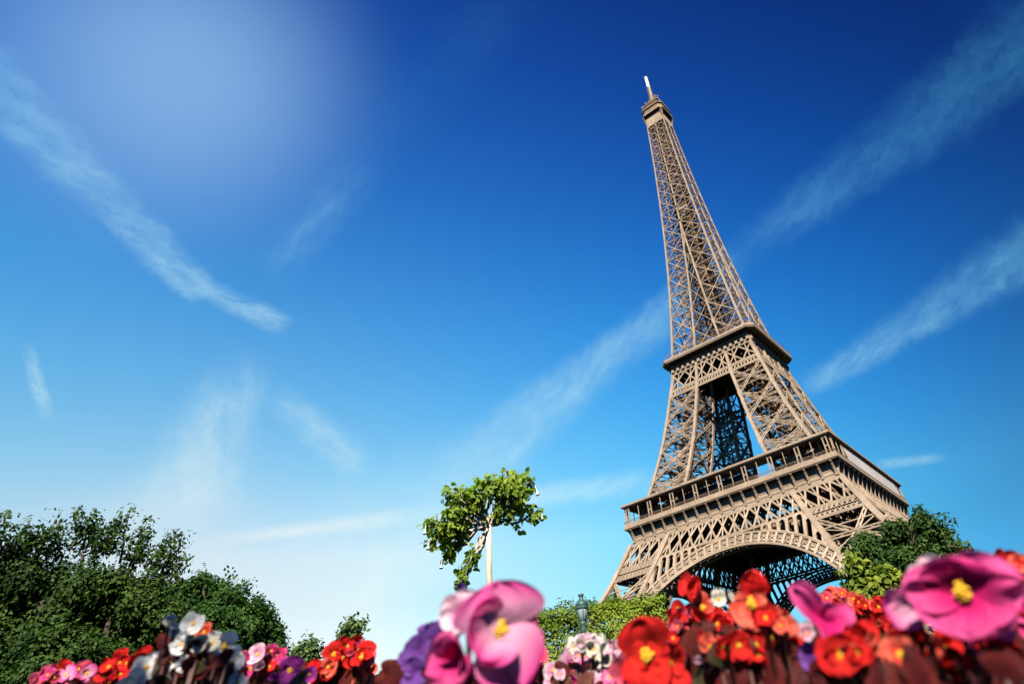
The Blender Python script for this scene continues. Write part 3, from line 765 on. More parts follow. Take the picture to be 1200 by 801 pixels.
# small far treetops
leafy('young_tree', 'small rounded treetop far off, lower and wider of the two beside each other', 'tree', 34, 357,
      [(357, 764, 9), (350, 770, 8), (365, 762, 7), (358, 775, 11)], [(357, 765, 372, 752), (355, 765, 344, 756), (360, 762, 362, 747)], .22, M['leaf_small'], M['bark'], 14, .45, 26, .12, (357, 785), aspect=.5, sprig_n=5)
leafy('slender_tree', 'small slender treetop far off, showing above the red begonias', 'tree', 34, 412,
      [(412, 738, 8), (405, 741, 6), (420, 736, 6), (412, 750, 7)], [(410, 738, 400, 734), (414, 736, 424, 728), (412, 736, 411, 724)], .22, M['leaf_small'], M['bark'], 14, .42, 26, .10, (412, 770), aspect=.5, sprig_n=5)
# tree in front of the tower's near leg
leafy('leafy_tree', 'dark green tree in front of the near leg of the tower', 'tree', 45, 1050,
      [(1058, 640, 26), (1085, 625, 18), (1028, 652, 26), (1105, 632, 12), (1078, 607, 8), (1122, 643, 8), (1012, 640, 16), (1045, 625, 14), (1065, 668, 30), (1090, 655, 20), (1035, 680, 30), (1005, 660, 14), (1075, 616, 9)],
      [(1078, 620, 1078, 597), (1100, 635, 1112, 609), (1110, 640, 1134, 640), (1085, 615, 1098, 607), (1060, 625, 1056, 612)],
      .24, M['leaf_far'], M['bark'], 34, .55, 17, .35, (1050, 720), aspect=.6, sprig_n=22, shell=.3)
leafy('low_shrub', 'yellow-green loose shrub below the dark tree by the near leg', 'shrub', 6.0, 1018,
      [(1010, 690, 16), (1032, 694, 18), (1000, 672, 8), (1045, 685, 12), (1020, 710, 22), (1045, 712, 18), (995, 700, 12)],
      [(1000, 690, 994, 648), (1005, 690, 1003, 660), (1030, 690, 1040, 668), (1045, 690, 1052, 672), (1012, 690, 1018, 668)],
      .062, M['leaf_lime'], M['twig'], 10, .10, 10, .02, (1020, 740), aspect=.6, quad=False, sprig_n=5)

# standard tree with hanging trumpets
D3 = 6.0
root, base = leafy('standard_tree', 'slim standard tree with pale bare trunk, mop head and white hanging trumpets', 'tree', D3, 571,
      [(545, 592, 20), (526, 606, 16), (556, 580, 15), (600, 582, 21), (612, 572, 15), (584, 574, 14), (517, 630, 13), (540, 612, 15), (508, 617, 11), (592, 600, 12), (527, 646, 10), (545, 668, 5), (552, 655, 5), (629, 602, 6), (540, 680, 5), (560, 600, 12), (614, 592, 13), (575, 566, 10), (530, 580, 11), (537, 630, 10), (600, 562, 9)],
      [(535, 590, 526, 566), (590, 575, 592, 549), (605, 572, 614, 558), (565, 575, 567, 566), (612, 595, 632, 603), (520, 630, 528, 655), (548, 635, 553, 650), (553, 650, 541, 682), (515, 615, 500, 640), (600, 600, 606, 620)],
      .058, M['leaf_std'], M['bark_pale'], 11, .05, 6.2, .032, (573, 615), aspect=.6, quad=False, sprig_n=3, shell=.35)
M['trumpet'] = leafmat('white_trumpet', (.75, .72, .62), (.82, .80, .72), .4, tint=(1, 1, .9))
tm = MB(); tm.lathe([(.006, 0), (.010, -.03), (.014, -.09), (.022, -.13), (.045, -.16), (.05, -.165), (.02, -.13)], 10)
tmm = tm.mesh('trumpet_flower', M['trumpet'], True)
for (x, y, s_) in ((499, 612, .7), (503, 632, .6), (627, 568, .7), (635, 600, .55), (518, 655, .55)):
    p = at(x, y, D3-.12)-base; link_mesh('trumpet_flower', tmm, root, loc=p, rot=(RNG.uniform(-.25, .25), RNG.uniform(-.25, .25), 0), scl=(s_*.6, s_*.6, s_*.8))

# clipped hedge and the shrub beside it
def hedge(name, label, dist, xa, xb, ytop_a, ytop_b, thick, m, n, leafsize, bump):
    pa, pb = at(xa, ytop_a, dist), at(xb, ytop_b, dist); h = (pa.z+pb.z)/2
    base = Vector(((pa.x+pb.x)/2, (pa.y+pb.y)/2, 0)); t = Vector((pb.x-pa.x, pb.y-pa.y, 0)); L = t.length; t.normalize(); nn = Vector((t.y, -t.x, 0))
    if nn.dot(Vector((CAM.x-base.x, CAM.y-base.y, 0))) < 0: nn = -nn
    base = base-nn*thick/2; root = tag(empty(name, base), label, 'hedge'); P, N = [], []
    for _ in range(n):
        u, v, w = RNG.uniform(-.5, .5), RNG.uniform(-.5, .5), RNG.random(); fz = RNG.random()
        which = RNG.random()
        if which < .5: s = .5; v = s; d = nn
        elif which < .72: w = 1.0; d = Vector((0, 0, 1))
        elif which < .82: u = .5 if RNG.random() < .5 else -.5; d = t*(1 if u > 0 else -1)
        else: d = nn*.6+Vector((0, 0, .5)); v = RNG.uniform(0, .48); w = RNG.uniform(0, .98)
        p = t*(u*L)+nn*(v*thick)+Vector((0, 0, w*h))
        s0 = math.sin(p.x*3.1+p.z*2.3)+math.sin(p.y*4.3-p.z*3.7)+math.sin(p.x*7.7+p.y*6.1+p.z*9)*.6
        p += d*(s0*bump+RNG.normal(0, bump*.9)); P.append(p); N.append(d+Vector((0, 0, .45)))
    st_ = MB()
    for i in range(9): limb(st_, t*((i/8-.5)*L*.9), t*((i/8-.5)*L*.9)+Vector((RNG.normal(0, .1), RNG.normal(0, .1), h*.9)), .04, .012, .1)
    st_.build('stems', M['bark'], root); link_mesh('foliage', leaf_mesh('foliage', P, N, leafsize, m, .6, quad=True), root)
    return root
hedge('clipped_hedge', 'tall clipped bright green hedge behind the green lamp post', 17.0, 626, 779, 711, 704, 1.5, M['leaf_hedge'], 42000, .07, .07)

# street lamp
DL = 14.6
lp = at(684.5, 745, DL); lb = Vector((lp.x, lp.y, 0)); kz = lambda y: at(684.5, y, DL).z
lamp = tag(empty('street_lamp', lb), 'green cast-iron lamp post with a frosted lantern before the clipped hedge', 'street lamp')
u = pxs(DL)
po = MB(); zt_ = kz(741)
po.lathe([(.20, 0), (.20, .25), (.15, .3), (.13, .9), (.15, .95), (.075, 1.05), (.06, zt_-.5), (.055, zt_-.22), (.10, zt_-.18), (.06, zt_-.1), (.05, zt_)], 12); po.build('post', M['lamp'], lamp, True)
lt = MB(); z0 = zt_
lt.lathe([(.05, z0), (.09, z0+.02), (.055, z0+.08), (.085, kz(731)), (.10, kz(727.5))], 12); lt.build('lantern_base', M['lamp'], lamp, True)
gl = MB(); gl.lathe([(.10, kz(727.4)), (.155, kz(712)), (.15, kz(711))], 12); gl.build('lantern_glass', M['lampglass'], lamp, True)
fr_ = MB()
for k in range(6):
    a = k*math.pi/3+.3; fr_.tube([(.105*math.cos(a), .105*math.sin(a), kz(727.6)), (.163*math.cos(a), .163*math.sin(a), kz(711))], [.011, .011], 5)
fr_.lathe([(.172, kz(712)), (.18, kz(711)), (.18, kz(708.5)), (.15, kz(708))], 12); fr_.build('lantern_frame', M['lamp'], lamp, False)
cp = MB(); cp.lathe([(.178, kz(708.4)), (.165, kz(705)), (.12, kz(702.5)), (.075, kz(701)), (.06, kz(699)), (.055, kz(696.5)), (.08, kz(695.5)), (.075, kz(693.5)), (.02, kz(692.8))], 14); cp.build('lantern_cap', M['lamp'], lamp, True)

for c_ in lamp.children:
    if c_.name.startswith('lantern'): c_.scale = (.8, .8, 1)

# ------------------------------------------------------------------ begonias
def petalmat(name, base, edge, trans=.35, deep=None):
    """pigment runs from the heart of the petal (base) to its rim (edge), with fine veins"""
    m, b, p = mat(name)
    at_n = b.n('ShaderNodeAttribute'); at_n.attribute_name = 'pet'
    sp_ = b.n('ShaderNodeSeparateXYZ'); b.put(sp_.inputs[0], at_n.outputs['Vector'])
    u_, v_, r_ = sp_.outputs
    co = b.n('ShaderNodeCombineXYZ'); b.put(co.inputs[0], b.m('MULTIPLY', v_, 9)); b.put(co.inputs[1], b.m('MULTIPLY', u_, 1.6)); b.put(co.inputs[2], b.m('MULTIPLY', r_, 30))
    vein = b.noise(co.outputs[0], 2.2, 4, .6)
    f = b.m('ADD', u_, b.m('MULTIPLY', b.m('ABSOLUTE', v_), .35)); f = b.m('ADD', f, b.m('MULTIPLY_ADD', vein, .7, -.35))
    f = b.rng(f, .25, 1.15, 0, 1, True)
    oi_ = b.n('ShaderNodeObjectInfo').outputs['Random']
    c = b.mix(f, (*base, 1), (*edge, 1)); c = b.scale(c, b.m('MULTIPLY_ADD', oi_, .35, .82))
    c = b.scale(c, b.rng(vein, .3, .7, .78, 1.12))
    b.put(p.inputs['Base Color'], c); p.inputs['Roughness'].default_value = .75; p.inputs['Specular IOR Level'].default_value = .15
    bp_ = b.n('ShaderNodeBump'); bp_.inputs['Strength'].default_value = .25; bp_.inputs['Distance'].default_value = .01; b.put(bp_.inputs['Height'], vein); b.put(p.inputs['Normal'], bp_.outputs[0])
    t = b.n('ShaderNodeBsdfTranslucent'); b.put(t.inputs[0], c)
    mx = b.n('ShaderNodeMixShader'); mx.inputs[0].default_value = trans
    b.put(mx.inputs[1], p.outputs[0]); b.put(mx.inputs[2], t.outputs[0]); b.put(m.node_tree.nodes['Material Output'].inputs[0], mx.outputs[0]); return m
PM = {
    'red': petalmat('petal_red', (.66, .022, .012), (.60, .012, .014)),
    'coral': petalmat('petal_coral', (.70, .05, .03), (.80, .16, .10)),
    'scarlet': petalmat('petal_scarlet', (.60, .008, .012), (.66, .015, .012)),
    'pinkred': petalmat('petal_pinkred', (.62, .02, .06), (.78, .14, .20)),
    'pink': petalmat('petal_pink', (.82, .36, .52), (.74, .06, .30), .45),
    'hotpink': petalmat('petal_hotpink', (.64, .012, .15), (.78, .10, .31), .45),
    'magenta': petalmat('petal_magenta', (.50, .006, .10), (.62, .03, .22), .35),
    'palepink': petalmat('petal_palepink', (.74, .25, .42), (.84, .60, .66), .4),
    'white': petalmat('petal_white', (.76, .76, .72), (.82, .82, .80), .35),
    'cream': petalmat('petal_cream', (.80, .70, .50), (.84, .80, .70), .4),
    'violet': petalmat('petal_violet', (.11, .03, .20), (.18, .07, .31), .3),
    'purple': petalmat('petal_purple', (.28, .02, .20), (.36, .05, .30), .3),
}
LM = {
    'maroon': petalmat('leaf_maroon', (.060, .005, .006), (.130, .014, .012), .14),
    'bronze': petalmat('leaf_bronze', (.085, .010, .008), (.160, .026, .018), .16),
    'olive': petalmat('leaf_olive', (.030, .040, .010), (.085, .028, .014), .15),
    'brown': petalmat('leaf_brown', (.13, .042, .03), (.20, .075, .05), .16),
}
for m_ in LM.values():
    for n_ in m_.node_tree.nodes:
        if n_.bl_idname == 'ShaderNodeBump': n_.inputs['Strength'].default_value = .6
for m_ in LM.values(): m_.node_tree.nodes['Principled BSDF'].inputs['Roughness'].default_value = .5; m_.node_tree.nodes['Principled BSDF'].inputs['Specular IOR Level'].default_value = .22
M['stamen'] = simple('stamen_yellow', (.80, .42, .01), .6, var=.2, scale=200)
M['stem'] = simple('begonia_stem', (.045, .010, .006), .5, var=.2, scale=40)

def petal_grid(V, F, A, L, Wd, ang, tilt, cup, curl, ruf, seed, nu=9, nv=9, base=.1, heart=0.0, org=(0, 0, 0)):
    b = len(V); ca, sa = math.cos(ang), math.sin(ang); ct, st_ = math.cos(tilt), math.sin(tilt); rr = random.Random(seed); ph = rr.uniform(0, 6); ph2 = rr.uniform(0, 6); r0 = rr.random()
    for i in range(nu):
        u_ = i/(nu-1); us = u_**.85
        hw = math.sqrt(max(0.0, 1-(2*us-1)**2)); hw = max(hw, base*(1-u_)*1.6) if u_ < .5 else hw
        hw *= (1+.10*math.sin(3*u_+ph))
        for j in range(nv):
            v = -1+2*j/(nv-1); x = v*hw*Wd; y = L*us*(1-heart*(1-abs(v))**1.5*(u_**3))
            y += L*.04*math.sin(v*4+ph)*u_
            z = cup*Wd*(v*hw)**2 + curl*L*u_*u_ + ruf*L*u_*(math.sin(v*4.2+ph)*.6+math.sin(v*8+ph2)*.3+math.sin(v*13+u_*3+ph)*.22*u_) + ruf*L*.5*math.sin(u_*5+ph2)*(1-abs(v))
            y2, z2 = y*ct-z*st_, y*st_+z*ct
            V.append((org[0]+y2*ca-x*sa, org[1]+y2*sa+x*ca, org[2]+z2)); A.append((u_, v, r0))
    for i in range(nu-1):
        for j in range(nv-1):
            q = b+i*nv+j; F.append((q, q+1, q+nv+1, q+nv))
def pet_mesh(name, V, F, A, m):
    me = bpy.data.meshes.new(name); me.from_pydata(V, [], F); me.materials.append(m)
    at_l = me.attributes.new('pet', 'FLOAT_VECTOR', 'POINT'); at_l.data.foreach_set('vector', np.array(A, np.float32).ravel())
    me.polygons.foreach_set('use_smooth', [True]*len(me.polygons)); me.update(); return me
def flower_mesh(kind, col, seed, petals=None):
    V, F, A = [], [], []; rr = random.Random(seed*31+7)
    if petals is None:
        if kind == 'wax':
            petals = [(90, .52, .44, 18), (-90, .52, .44, 14), (0, .40, .22, 8), (180, .40, .22, 10)]
            petals = [(a+rr.uniform(-14, 14), l*rr.uniform(.88, 1.1), w*rr.uniform(.85, 1.1), t+rr.uniform(-8, 22)) for a, l, w, t in petals]
        elif kind == 'bud':
            petals = [(90, .5, .34, 68), (-90, .46, .34, 66)]
        elif kind == 'open':
            petals = [(a+rr.uniform(-12, 12), .5*rr.uniform(.85, 1.1), .32*rr.uniform(.85, 1.15), rr.uniform(5, 40)) for a in (20, 92, 164, 236, 308)]
        elif kind == 'double':
            petals = [(a*360/6+rr.uniform(-12, 12), .48, .3, 14+rr.uniform(-6, 10)) for a in range(6)]+[(a*72+30, .33, .22, 48) for a in range(5)]
    for k, p in enumerate(petals):
        a, l, w, t = p[:4]; cup = p[4] if len(p) > 4 else rr.uniform(.12, .4); curl = p[5] if len(p) > 5 else rr.uniform(-.18, .12); ruf = (p[6]*2.5 if len(p) > 6 else .09)
        nu = 21 if len(p) > 4 else 11
        petal_grid(V, F, A, l, w, R(a), R(t), cup, curl, ruf, seed*17+k, nu=nu, nv=nu, heart=rr.uniform(0, .08), org=(0, 0, .004*k))
    return pet_mesh('flower', V, F, A, PM[col])
def stamen_mesh(seed, r=.11):
    mb = MB(); rr = random.Random(seed)
    for i in range(26):
        th = rr.uniform(0, 2*math.pi); f = math.sqrt(rr.random()); d = Vector((math.cos(th)*f, math.sin(th)*f, .75*math.sqrt(1-f*f*.9)+.2)); p0 = Vector((0, 0, .01)); p1 = d*r
        mb.tube([p0, p0.lerp(p1, .6), p1*.86+Vector((0, 0, .004)), p1*1.08], [.010, .012, .026, .012], 6)
    return mb.mesh('stamens', M['stamen'], True)
def leaf_blade(seed, col):
    V, F, A = [], [], []; rr = random.Random(seed)
    petal_grid(V, F, A, .55, .42, 0, rr.uniform(-.1, .3), rr.uniform(.15, .45), rr.uniform(-.35, .05), .07, seed, nu=11, nv=11, base=.3)
    # lopsided, as begonia leaves are
    V = [(x-.0, y*(1.18 if y > 0 else .85), z) for x, y, z in V]
    return pet_mesh('leaf', V, F, A, LM[col])
FC, SC_, LC = {}, {}, {}
def get_flower(kind, col, var):
    k = (kind, col, var)
    if k not in FC: FC[k] = flower_mesh(kind, col, 11+var*5+len(kind)*3)
    return FC[k]
def get_stamens(v):
    if v not in SC_: SC_[v] = stamen_mesh(v+3)
    return SC_[v]
def get_leaf(col, v):
    if (col, v) not in LC: LC[(col, v)] = leaf_blade(v*7+1, col)
    return LC[(col, v)]
def facing(px, py, fx, fy, rot):
    """rotation that turns local +Z to face the viewer, leaned right by fx and up by fy; rot spins it"""
    d = ray(px, py); zx = (-d + RT*fx + UP*fy).normalized(); x = RT-zx*RT.dot(zx); x.normalize(); y = zx.cross(x)
    m = Matrix((x, y, zx)).transposed() @ Matrix.Rotation(R(rot), 3, 'Z'); return m.to_euler()

class Plant:
    def __init__(s, label, bx, by, dist, group='begonia plants along the front of the flower bed'):
        p = at(bx, by, dist); s.base = Vector((p.x, p.y, .03)); s.dist = dist
        s.root = tag(empty('begonia_plant', s.base), label, 'flowering plant', group); s.stem = MB()
        s.heart = Vector((0, 0, max(.06, (p.z-.03)*.35)))
        limb(s.stem, (0, 0, -.03), s.heart, .007, .006, .1, 7, 4)
    def flower(s, px, py, size, kind='wax', col='red', fx=0, fy=0, rot=0, dist=None, var=None, petals=None, stamens=True, label=None, sr=1.0, stalk=True):
        d = dist or s.dist; p = at(px, py, d)-s.base; k = size*pxs(d, px, py)
        me = flower_mesh(kind, col, abs(hash((px, py))) % 97, petals) if petals else get_flower(kind, col, int(RNG.integers(0, 4)) if var is None else var)
        o = link_mesh('flower', me, s.root, loc=p, rot=facing(px, py, fx, fy, rot), scl=(k, k, k))
        if label: o['label'] = label
        if stamens:
            st_ = link_mesh('stamens', get_stamens(int(RNG.integers(0, 3))), o, loc=(0, 0, .015), scl=(sr, sr, sr))
        if stalk:
            nrm = o.rotation_euler.to_matrix() @ Vector((0, 0, 1)); q = p-nrm*k*.12
            mid = s.heart.lerp(q, .55)-nrm*k*.25
            s.stem.tube([s.heart, s.heart.lerp(mid, .5), mid, mid.lerp(q, .6), q, p], [.0026, .0022, .0018, .0014, .0012, .0010], 6)
        return o
    def cluster(s, px, py, rx, ry, n, size, cols, kinds=('wax', 'open', 'wax', 'bud'), dj=.06, lean=.5):
        for i in range(int(n*2.3)):
            t = RNG.uniform(0, 2*math.pi); f = math.sqrt(RNG.random()); x = px+rx*f*math.cos(t); y = py+ry*f*math.sin(t)
            kd = kinds[int(RNG.integers(0, len(kinds)))]; c = cols[int(RNG.integers(0, len(cols)))]
            s.flower(x, y, size*RNG.uniform(.62, 1.12), kd, c, RNG.normal(0, lean), RNG.normal(.25, lean), RNG.uniform(0, 360), s.dist*(1+RNG.uniform(-dj, dj)), stamens=kd != 'bud')
    def leaves(s, px, py, rx, ry, n, size, cols=('maroon',), dj=.08, back=.03, up=.4):
        cols = tuple(cols)*3+('olive',)
        for i in range(n):
            t = RNG.uniform(0, 2*math.pi); f = math.sqrt(RNG.random()); x = px+rx*f*math.cos(t); y = py+ry*f*math.sin(t)
            d = s.dist*(1+back+RNG.uniform(-dj, dj)); s.leaf(x, y, size*RNG.uniform(.7, 1.2), cols[int(RNG.integers(0, len(cols)))], RNG.normal(0, .7), RNG.normal(up, .6), RNG.uniform(0, 360), d)
    def leaf(s, px, py, size, col, fx, fy, rot, d=None):
        d = d or s.dist; p = at(px, py, d)-s.base; k = size*pxs(d, px, py)
        if p.z+s.base.z < .05: return
        o = link_mesh('leaf', get_leaf(col, int(RNG.integers(0, 5))), s.root, loc=p, rot=facing(px, py, fx, fy, rot), scl=(k, k, k))
        mid = s.heart.lerp(p, .55)-Vector((0, 0, .15*(p-s.heart).length))
        s.stem.tube([s.heart, mid, p], [.0024, .002, .0014], 5)
        return o
    def done(s): s.stem.build('stem', M['stem'], s.root, True)

# 1 pink and red, far left
p = Plant('begonia with small pink and red blossoms before the spreading tree, near the left end', 75, 800, 1.15)
p.cluster(80, 788, 30, 10, 11, 25, ('pinkred', 'pink', 'red', 'pinkred')); p.cluster(50, 796, 18, 6, 5, 22, ('pinkred', 'hotpink')); p.leaves(80, 815, 60, 20, 14, 36); p.done()
# 2 scarlet
p = Plant('small scarlet begonia left of the white blossoms', 140, 810, 1.0)
p.cluster(143, 780, 20, 14, 9, 28, ('red', 'coral', 'scarlet')); p.cluster(128, 796, 10, 6, 4, 22, ('red', 'scarlet')); p.flower(170, 768, 26, 'wax', 'red', -.3, .3, 30); p.leaves(145, 818, 35, 16, 10, 40, ('maroon',)); p.done()
# 3 white begonia in shade
p = Plant('white begonia over near-black maroon leaves', 220, 800, .70)
p.leaves(222, 778, 56, 26, 46, 32, ('maroon',), up=.2, back=.07); p.leaves(225, 806, 75, 16, 34, 38, ('maroon',), back=.05); p.cluster(222, 775, 58, 26, 9, 26, ('white', 'white', 'white', 'cream'), dj=.04); p.leaves(225, 782, 62, 20, 30, 30, ('maroon',), back=-.03, dj=.04)
for (x, y, sz, fx, fy, rt) in ((262, 757, 46, .3, .1, 10), (226, 731, 34, .0, .5, 80), (196, 775, 50, -.1, -.05, 20), (236, 772, 30, .1, .1, 60), (172, 782, 40, -.3, .1, 100), (212, 755, 30, -.2, .3, 150),
                               (272, 775, 34, .5, .2, 45), (160, 798, 38, -.4, .0, 0), (250, 750, 28, .1, .5, 0), (215, 778, 26, .1, .2, 10), (206, 740, 22, -.3, .5, 30), (278, 798, 30, .3, .1, 70), (150, 806, 40, -.3, .0, 0)):
    p.flower(x, y, sz*.86, 'wax' if sz > 27 else 'open', 'white', fx, fy, rt, .70*(1+RNG.uniform(-.06, .03)))
p.flower(199, 727, 17, 'double', 'cream', 0, .6, 0, .70); p.flower(205, 735, 16, 'bud', 'white', 0, .6, 0, .70, stamens=False)
p.done()
p = Plant('single orange-red begonia blossom rising among the white blossoms', 240, 800, .82)
p.flower(239, 741, 24, 'open', 'coral', -.2, .4, 10, .80, label='orange-red blossom'); p.flower(245, 743, 18, 'bud', 'red', .2, .4, 50, .80, stamens=False); p.leaves(240, 800, 20, 10, 5, 30); p.cluster(222, 796, 12, 5, 3, 22, ('red', 'coral')); p.done()
# 4 pink red
p = Plant('pink-red begonia just right of the white blossoms', 305, 800, .95)
p.cluster(296, 775, 16, 12, 9, 24, ('pinkred', 'hotpink', 'palepink')); p.cluster(318, 775, 14, 14, 8, 22, ('pinkred', 'red', 'hotpink')); p.leaves(305, 800, 34, 14, 12, 34); p.done()
# 5 purple
p = Plant('purple begonia blossom with dark leaves under the far small trees', 340, 805, .75)
p.flower(340, 785, 34, 'wax', 'purple', 0, .1, 0, label='open purple blossom'); p.flower(362, 790, 20, 'open', 'purple', .3, .2, 40); p.flower(322, 795, 22, 'bud', 'purple', -.3, .2, 0, stamens=False); p.leaves(340, 806, 30, 10, 10, 36); p.done()
# 6 red and coral
p = Plant('tall scarlet and coral begonia cluster below the slender tree', 405, 805, .95)
p.cluster(410, 766, 20, 14, 15, 26, ('red', 'scarlet', 'red', 'pinkred')); p.cluster(412, 787, 22, 14, 12, 28, ('coral', 'coral', 'red')); p.cluster(376, 788, 12, 12, 9, 24, ('red', 'coral', 'scarlet'))
p.leaf(393, 783, 34, 'brown', .2, .2, 90, .93); p.leaves(400, 800, 36, 14, 14, 36, ('maroon', 'bronze')); p.done()
# 7 bronze leaf
p = Plant('bronze-leaved begonia with no open blossom, left of the violet one', 458, 806, .6)
p.leaf(458, 792, 34, 'bronze', .1, .3, 80); p.leaves(462, 806, 20, 8, 8, 36, ('bronze', 'maroon')); p.flower(468, 787, 10, 'bud', 'red', 0, .5, 0, stamens=False); p.done()
# 8 violet
p = Plant('violet begonia cluster left of the big pink blossom', 500, 805, .45)
for (x, y, sz, fx, fy, rt) in ((512, 750, 44, .1, .3, 20), (490, 762, 40, -.3, .2, 60), (520, 768, 40, .3, .1, 100), (487, 785, 36, -.4, .0, 0), (505, 785, 44, 0, 0, 45), (478, 772, 26, -.6, .1, 45), (499, 745, 28, -.2, .5, 0), (524, 748, 26, .3, .4, 70)):
    p.flower(x, y, sz, 'wax', 'violet', fx, fy, rt, .45*(1+RNG.uniform(-.04, .04)), stamens=False)
p.flower(541, 694, 34, 'bud', 'violet', -.1, .2, 100, .43, stamens=False); p.leaves(500, 806, 36, 12, 10, 54); p.done()
# 9 the big pink one
p = Plant('large soft pink begonia with ruffled petals and yellow heart, second largest blossom', 575, 805, .33)
p.flower(588, 737, 100, 'wax', 'pink', -.05, .05, 0, petals=[(102, .56, .54, 22, .25, -.10, .05), (-62, .70, .40, 20, .3, -.12, .06), (165, .48, .34, 26, .45, .10, .07), (15, .46, .24, 4, .3, -.1, .06), (-118, .52, .30, 34, .5, .1, .06)], label='large pink blossom', sr=.95)
p.flower(538, 772, 84, 'wax', 'hotpink', -.5, .1, 0, petals=[(200, .52, .34, 25, .4, -.1, .07), (95, .55, .26, 45, .7, .15, .07), (-70, .40, .28, 30, .4, 0, .06), (20, .30, .22, 50, .4, 0, .05)], stamens=False, dist=.335)
p.flower(545, 717, 62, 'wax', 'palepink', -.5, .3, 0, petals=[(100, .42, .36, 20, .3, 0, .06), (190, .5, .34, 20, .5, 0, .06), (-80, .5, .3, 30, .3, 0, .06)], stamens=False, dist=.352)
p.flower(600, 792, 56, 'wax', 'pink', .3, -.2, 30, dist=.34, stamens=False)
p.flower(556, 796, 50, 'wax', 'hotpink', -.1, -.2, 60, dist=.345, stamens=False)
p.leaves(570, 802, 46, 10, 12, 72, ('maroon',), back=.08); p.done()
# 10 small red behind pink
p = Plant('small red and cream begonia between the big pink and the pale pink blossoms', 622, 806, .9)
p.cluster(625, 780, 16, 16, 12, 22, ('red', 'pinkred', 'coral')); p.flower(629, 768, 18, 'open', 'cream', 0, .3, 0); p.leaves(622, 800, 22, 12, 8, 34); p.done()
# 11 pale pink, cream on top
p = Plant('pale pink begonia topped with cream blossoms, below the lamp post', 680, 806, .72)
p.cluster(690, 758, 20, 10, 15, 20, ('cream', 'cream', 'white', 'palepink')); p.cluster(715, 768, 14, 14, 9, 22, ('palepink', 'cream', 'palepink')); p.flower(670, 777, 38, 'wax', 'palepink', 0, .1, 20); p.flower(649, 785, 26, 'wax', 'palepink', -.3, .1, 80); p.flower(694, 783, 30, 'wax', 'pink', .2, .1, 40)
p.cluster(680, 796, 40, 8, 12, 24, ('palepink', 'pink', 'hotpink', 'pinkred')); p.leaves(690, 798, 44, 14, 16, 30, ('maroon', 'brown'), back=-.04, dj=.03); p.cluster(695, 776, 34, 10, 8, 24, ('palepink', 'pink', 'cream'), dj=.03); p.done()
# 12 big red
p = Plant('bright red begonia with broad glossy petals left of the maroon leaves', 765, 806, .40)
p.flower(759, 766, 82, 'wax', 'red', -.05, .05, 0, petals=[(105, .52, .44, 25, .3, -.1, .06), (-95, .50, .42, 20, .3, -.1, .06), (190, .34, .24, 16, .3, 0, .05), (5, .36, .26, 10, .3, 0, .05)], label='red blossom seen face on')
p.flower(784, 777, 64, 'wax', 'red', .5, .0, -30, petals=[(-60, .5, .36, 20, .35, 0, .05), (110, .4, .3, 30, .35, 0, .05), (30, .3, .2, 20, .3, 0, .05)], dist=.405, sr=.6)
p.flower(735, 790, 46, 'wax', 'pinkred', -.4, 0, 30, dist=.41, stamens=False); p.flower(762, 798, 44, 'wax', 'red', 0, -.2, 80, dist=.40, stamens=False); p.leaves(765, 806, 44, 12, 10, 60, ('maroon',), back=.1); p.done()
# 13 red cluster at arch foot
p = Plant('loose red begonia cluster with cream buds against the dark arch', 820, 806, .62)
p.flower(817, 692, 40, 'bud', 'red', -.4, .3, 70, stamens=False); p.flower(810, 688, 32, 'wax', 'red', -.4, .5, 60, stamens=False); p.flower(824, 711, 36, 'wax', 'coral', 0, .1, 20)
p.cluster(800, 723, 14, 14, 9, 26, ('red', 'pinkred', 'scarlet')); p.cluster(830, 735, 22, 12, 11, 34, ('red', 'scarlet', 'red')); p.flower(842, 702, 24, 'open', 'cream', .1, .2, 0); p.flower(855, 699, 20, 'bud', 'cream', .4, .3, 100, stamens=False); p.flower(868, 689, 14, 'bud', 'cream', .2, .6, 0, stamens=False)
p.cluster(792, 745, 10, 16, 6, 24, ('red', 'pinkred')); p.leaves(822, 772, 34, 34, 26, 56, ('maroon', 'maroon', 'bronze')); p.done()
# 14 orange red centre
p = Plant('orange-red begonia with one tall red petal and yellow heart, under the arch', 880, 806, .42)
p.flower(880, 706, 62, 'wax', 'coral', 0, .05, 0, petals=[(-95, .52, .46, 24, .45, -.05, .05), (185, .36, .22, 15, .3, 0, .05), (8, .34, .2, 12, .3, 0, .05)], label='coral blossom', sr=1.1)
p.flower(886, 697, 60, 'bud', 'scarlet', -.1, .1, 0, petals=[(92, .50, .34, 34, .55, -.1, .05), (60, .4, .2, 30, .4, -.1, .05), (135, .36, .18, 30, .4, -.1, .05)], dist=.428, stamens=False)
p.cluster(905, 730, 20, 12, 9, 34, ('red', 'coral', 'scarlet')); p.flower(923, 743, 40, 'wax', 'coral', .1, 0, 10, sr=1.0); p.flower(905, 745, 34, 'wax', 'red', -.2, 0, 50)
p.flower(945, 742, 26, 'open', 'palepink', .2, .2, 0); p.flower(938, 757, 22, 'open', 'cream', 0, .2, 40); p.cluster(900, 758, 40, 12, 9, 34, ('red', 'scarlet', 'red')); p.cluster(850, 750, 26, 12, 5, 30, ('red', 'scarlet', 'coral'))
p.leaves(885, 782, 60, 20, 34, 58, ('maroon', 'maroon', 'bronze')); p.done()
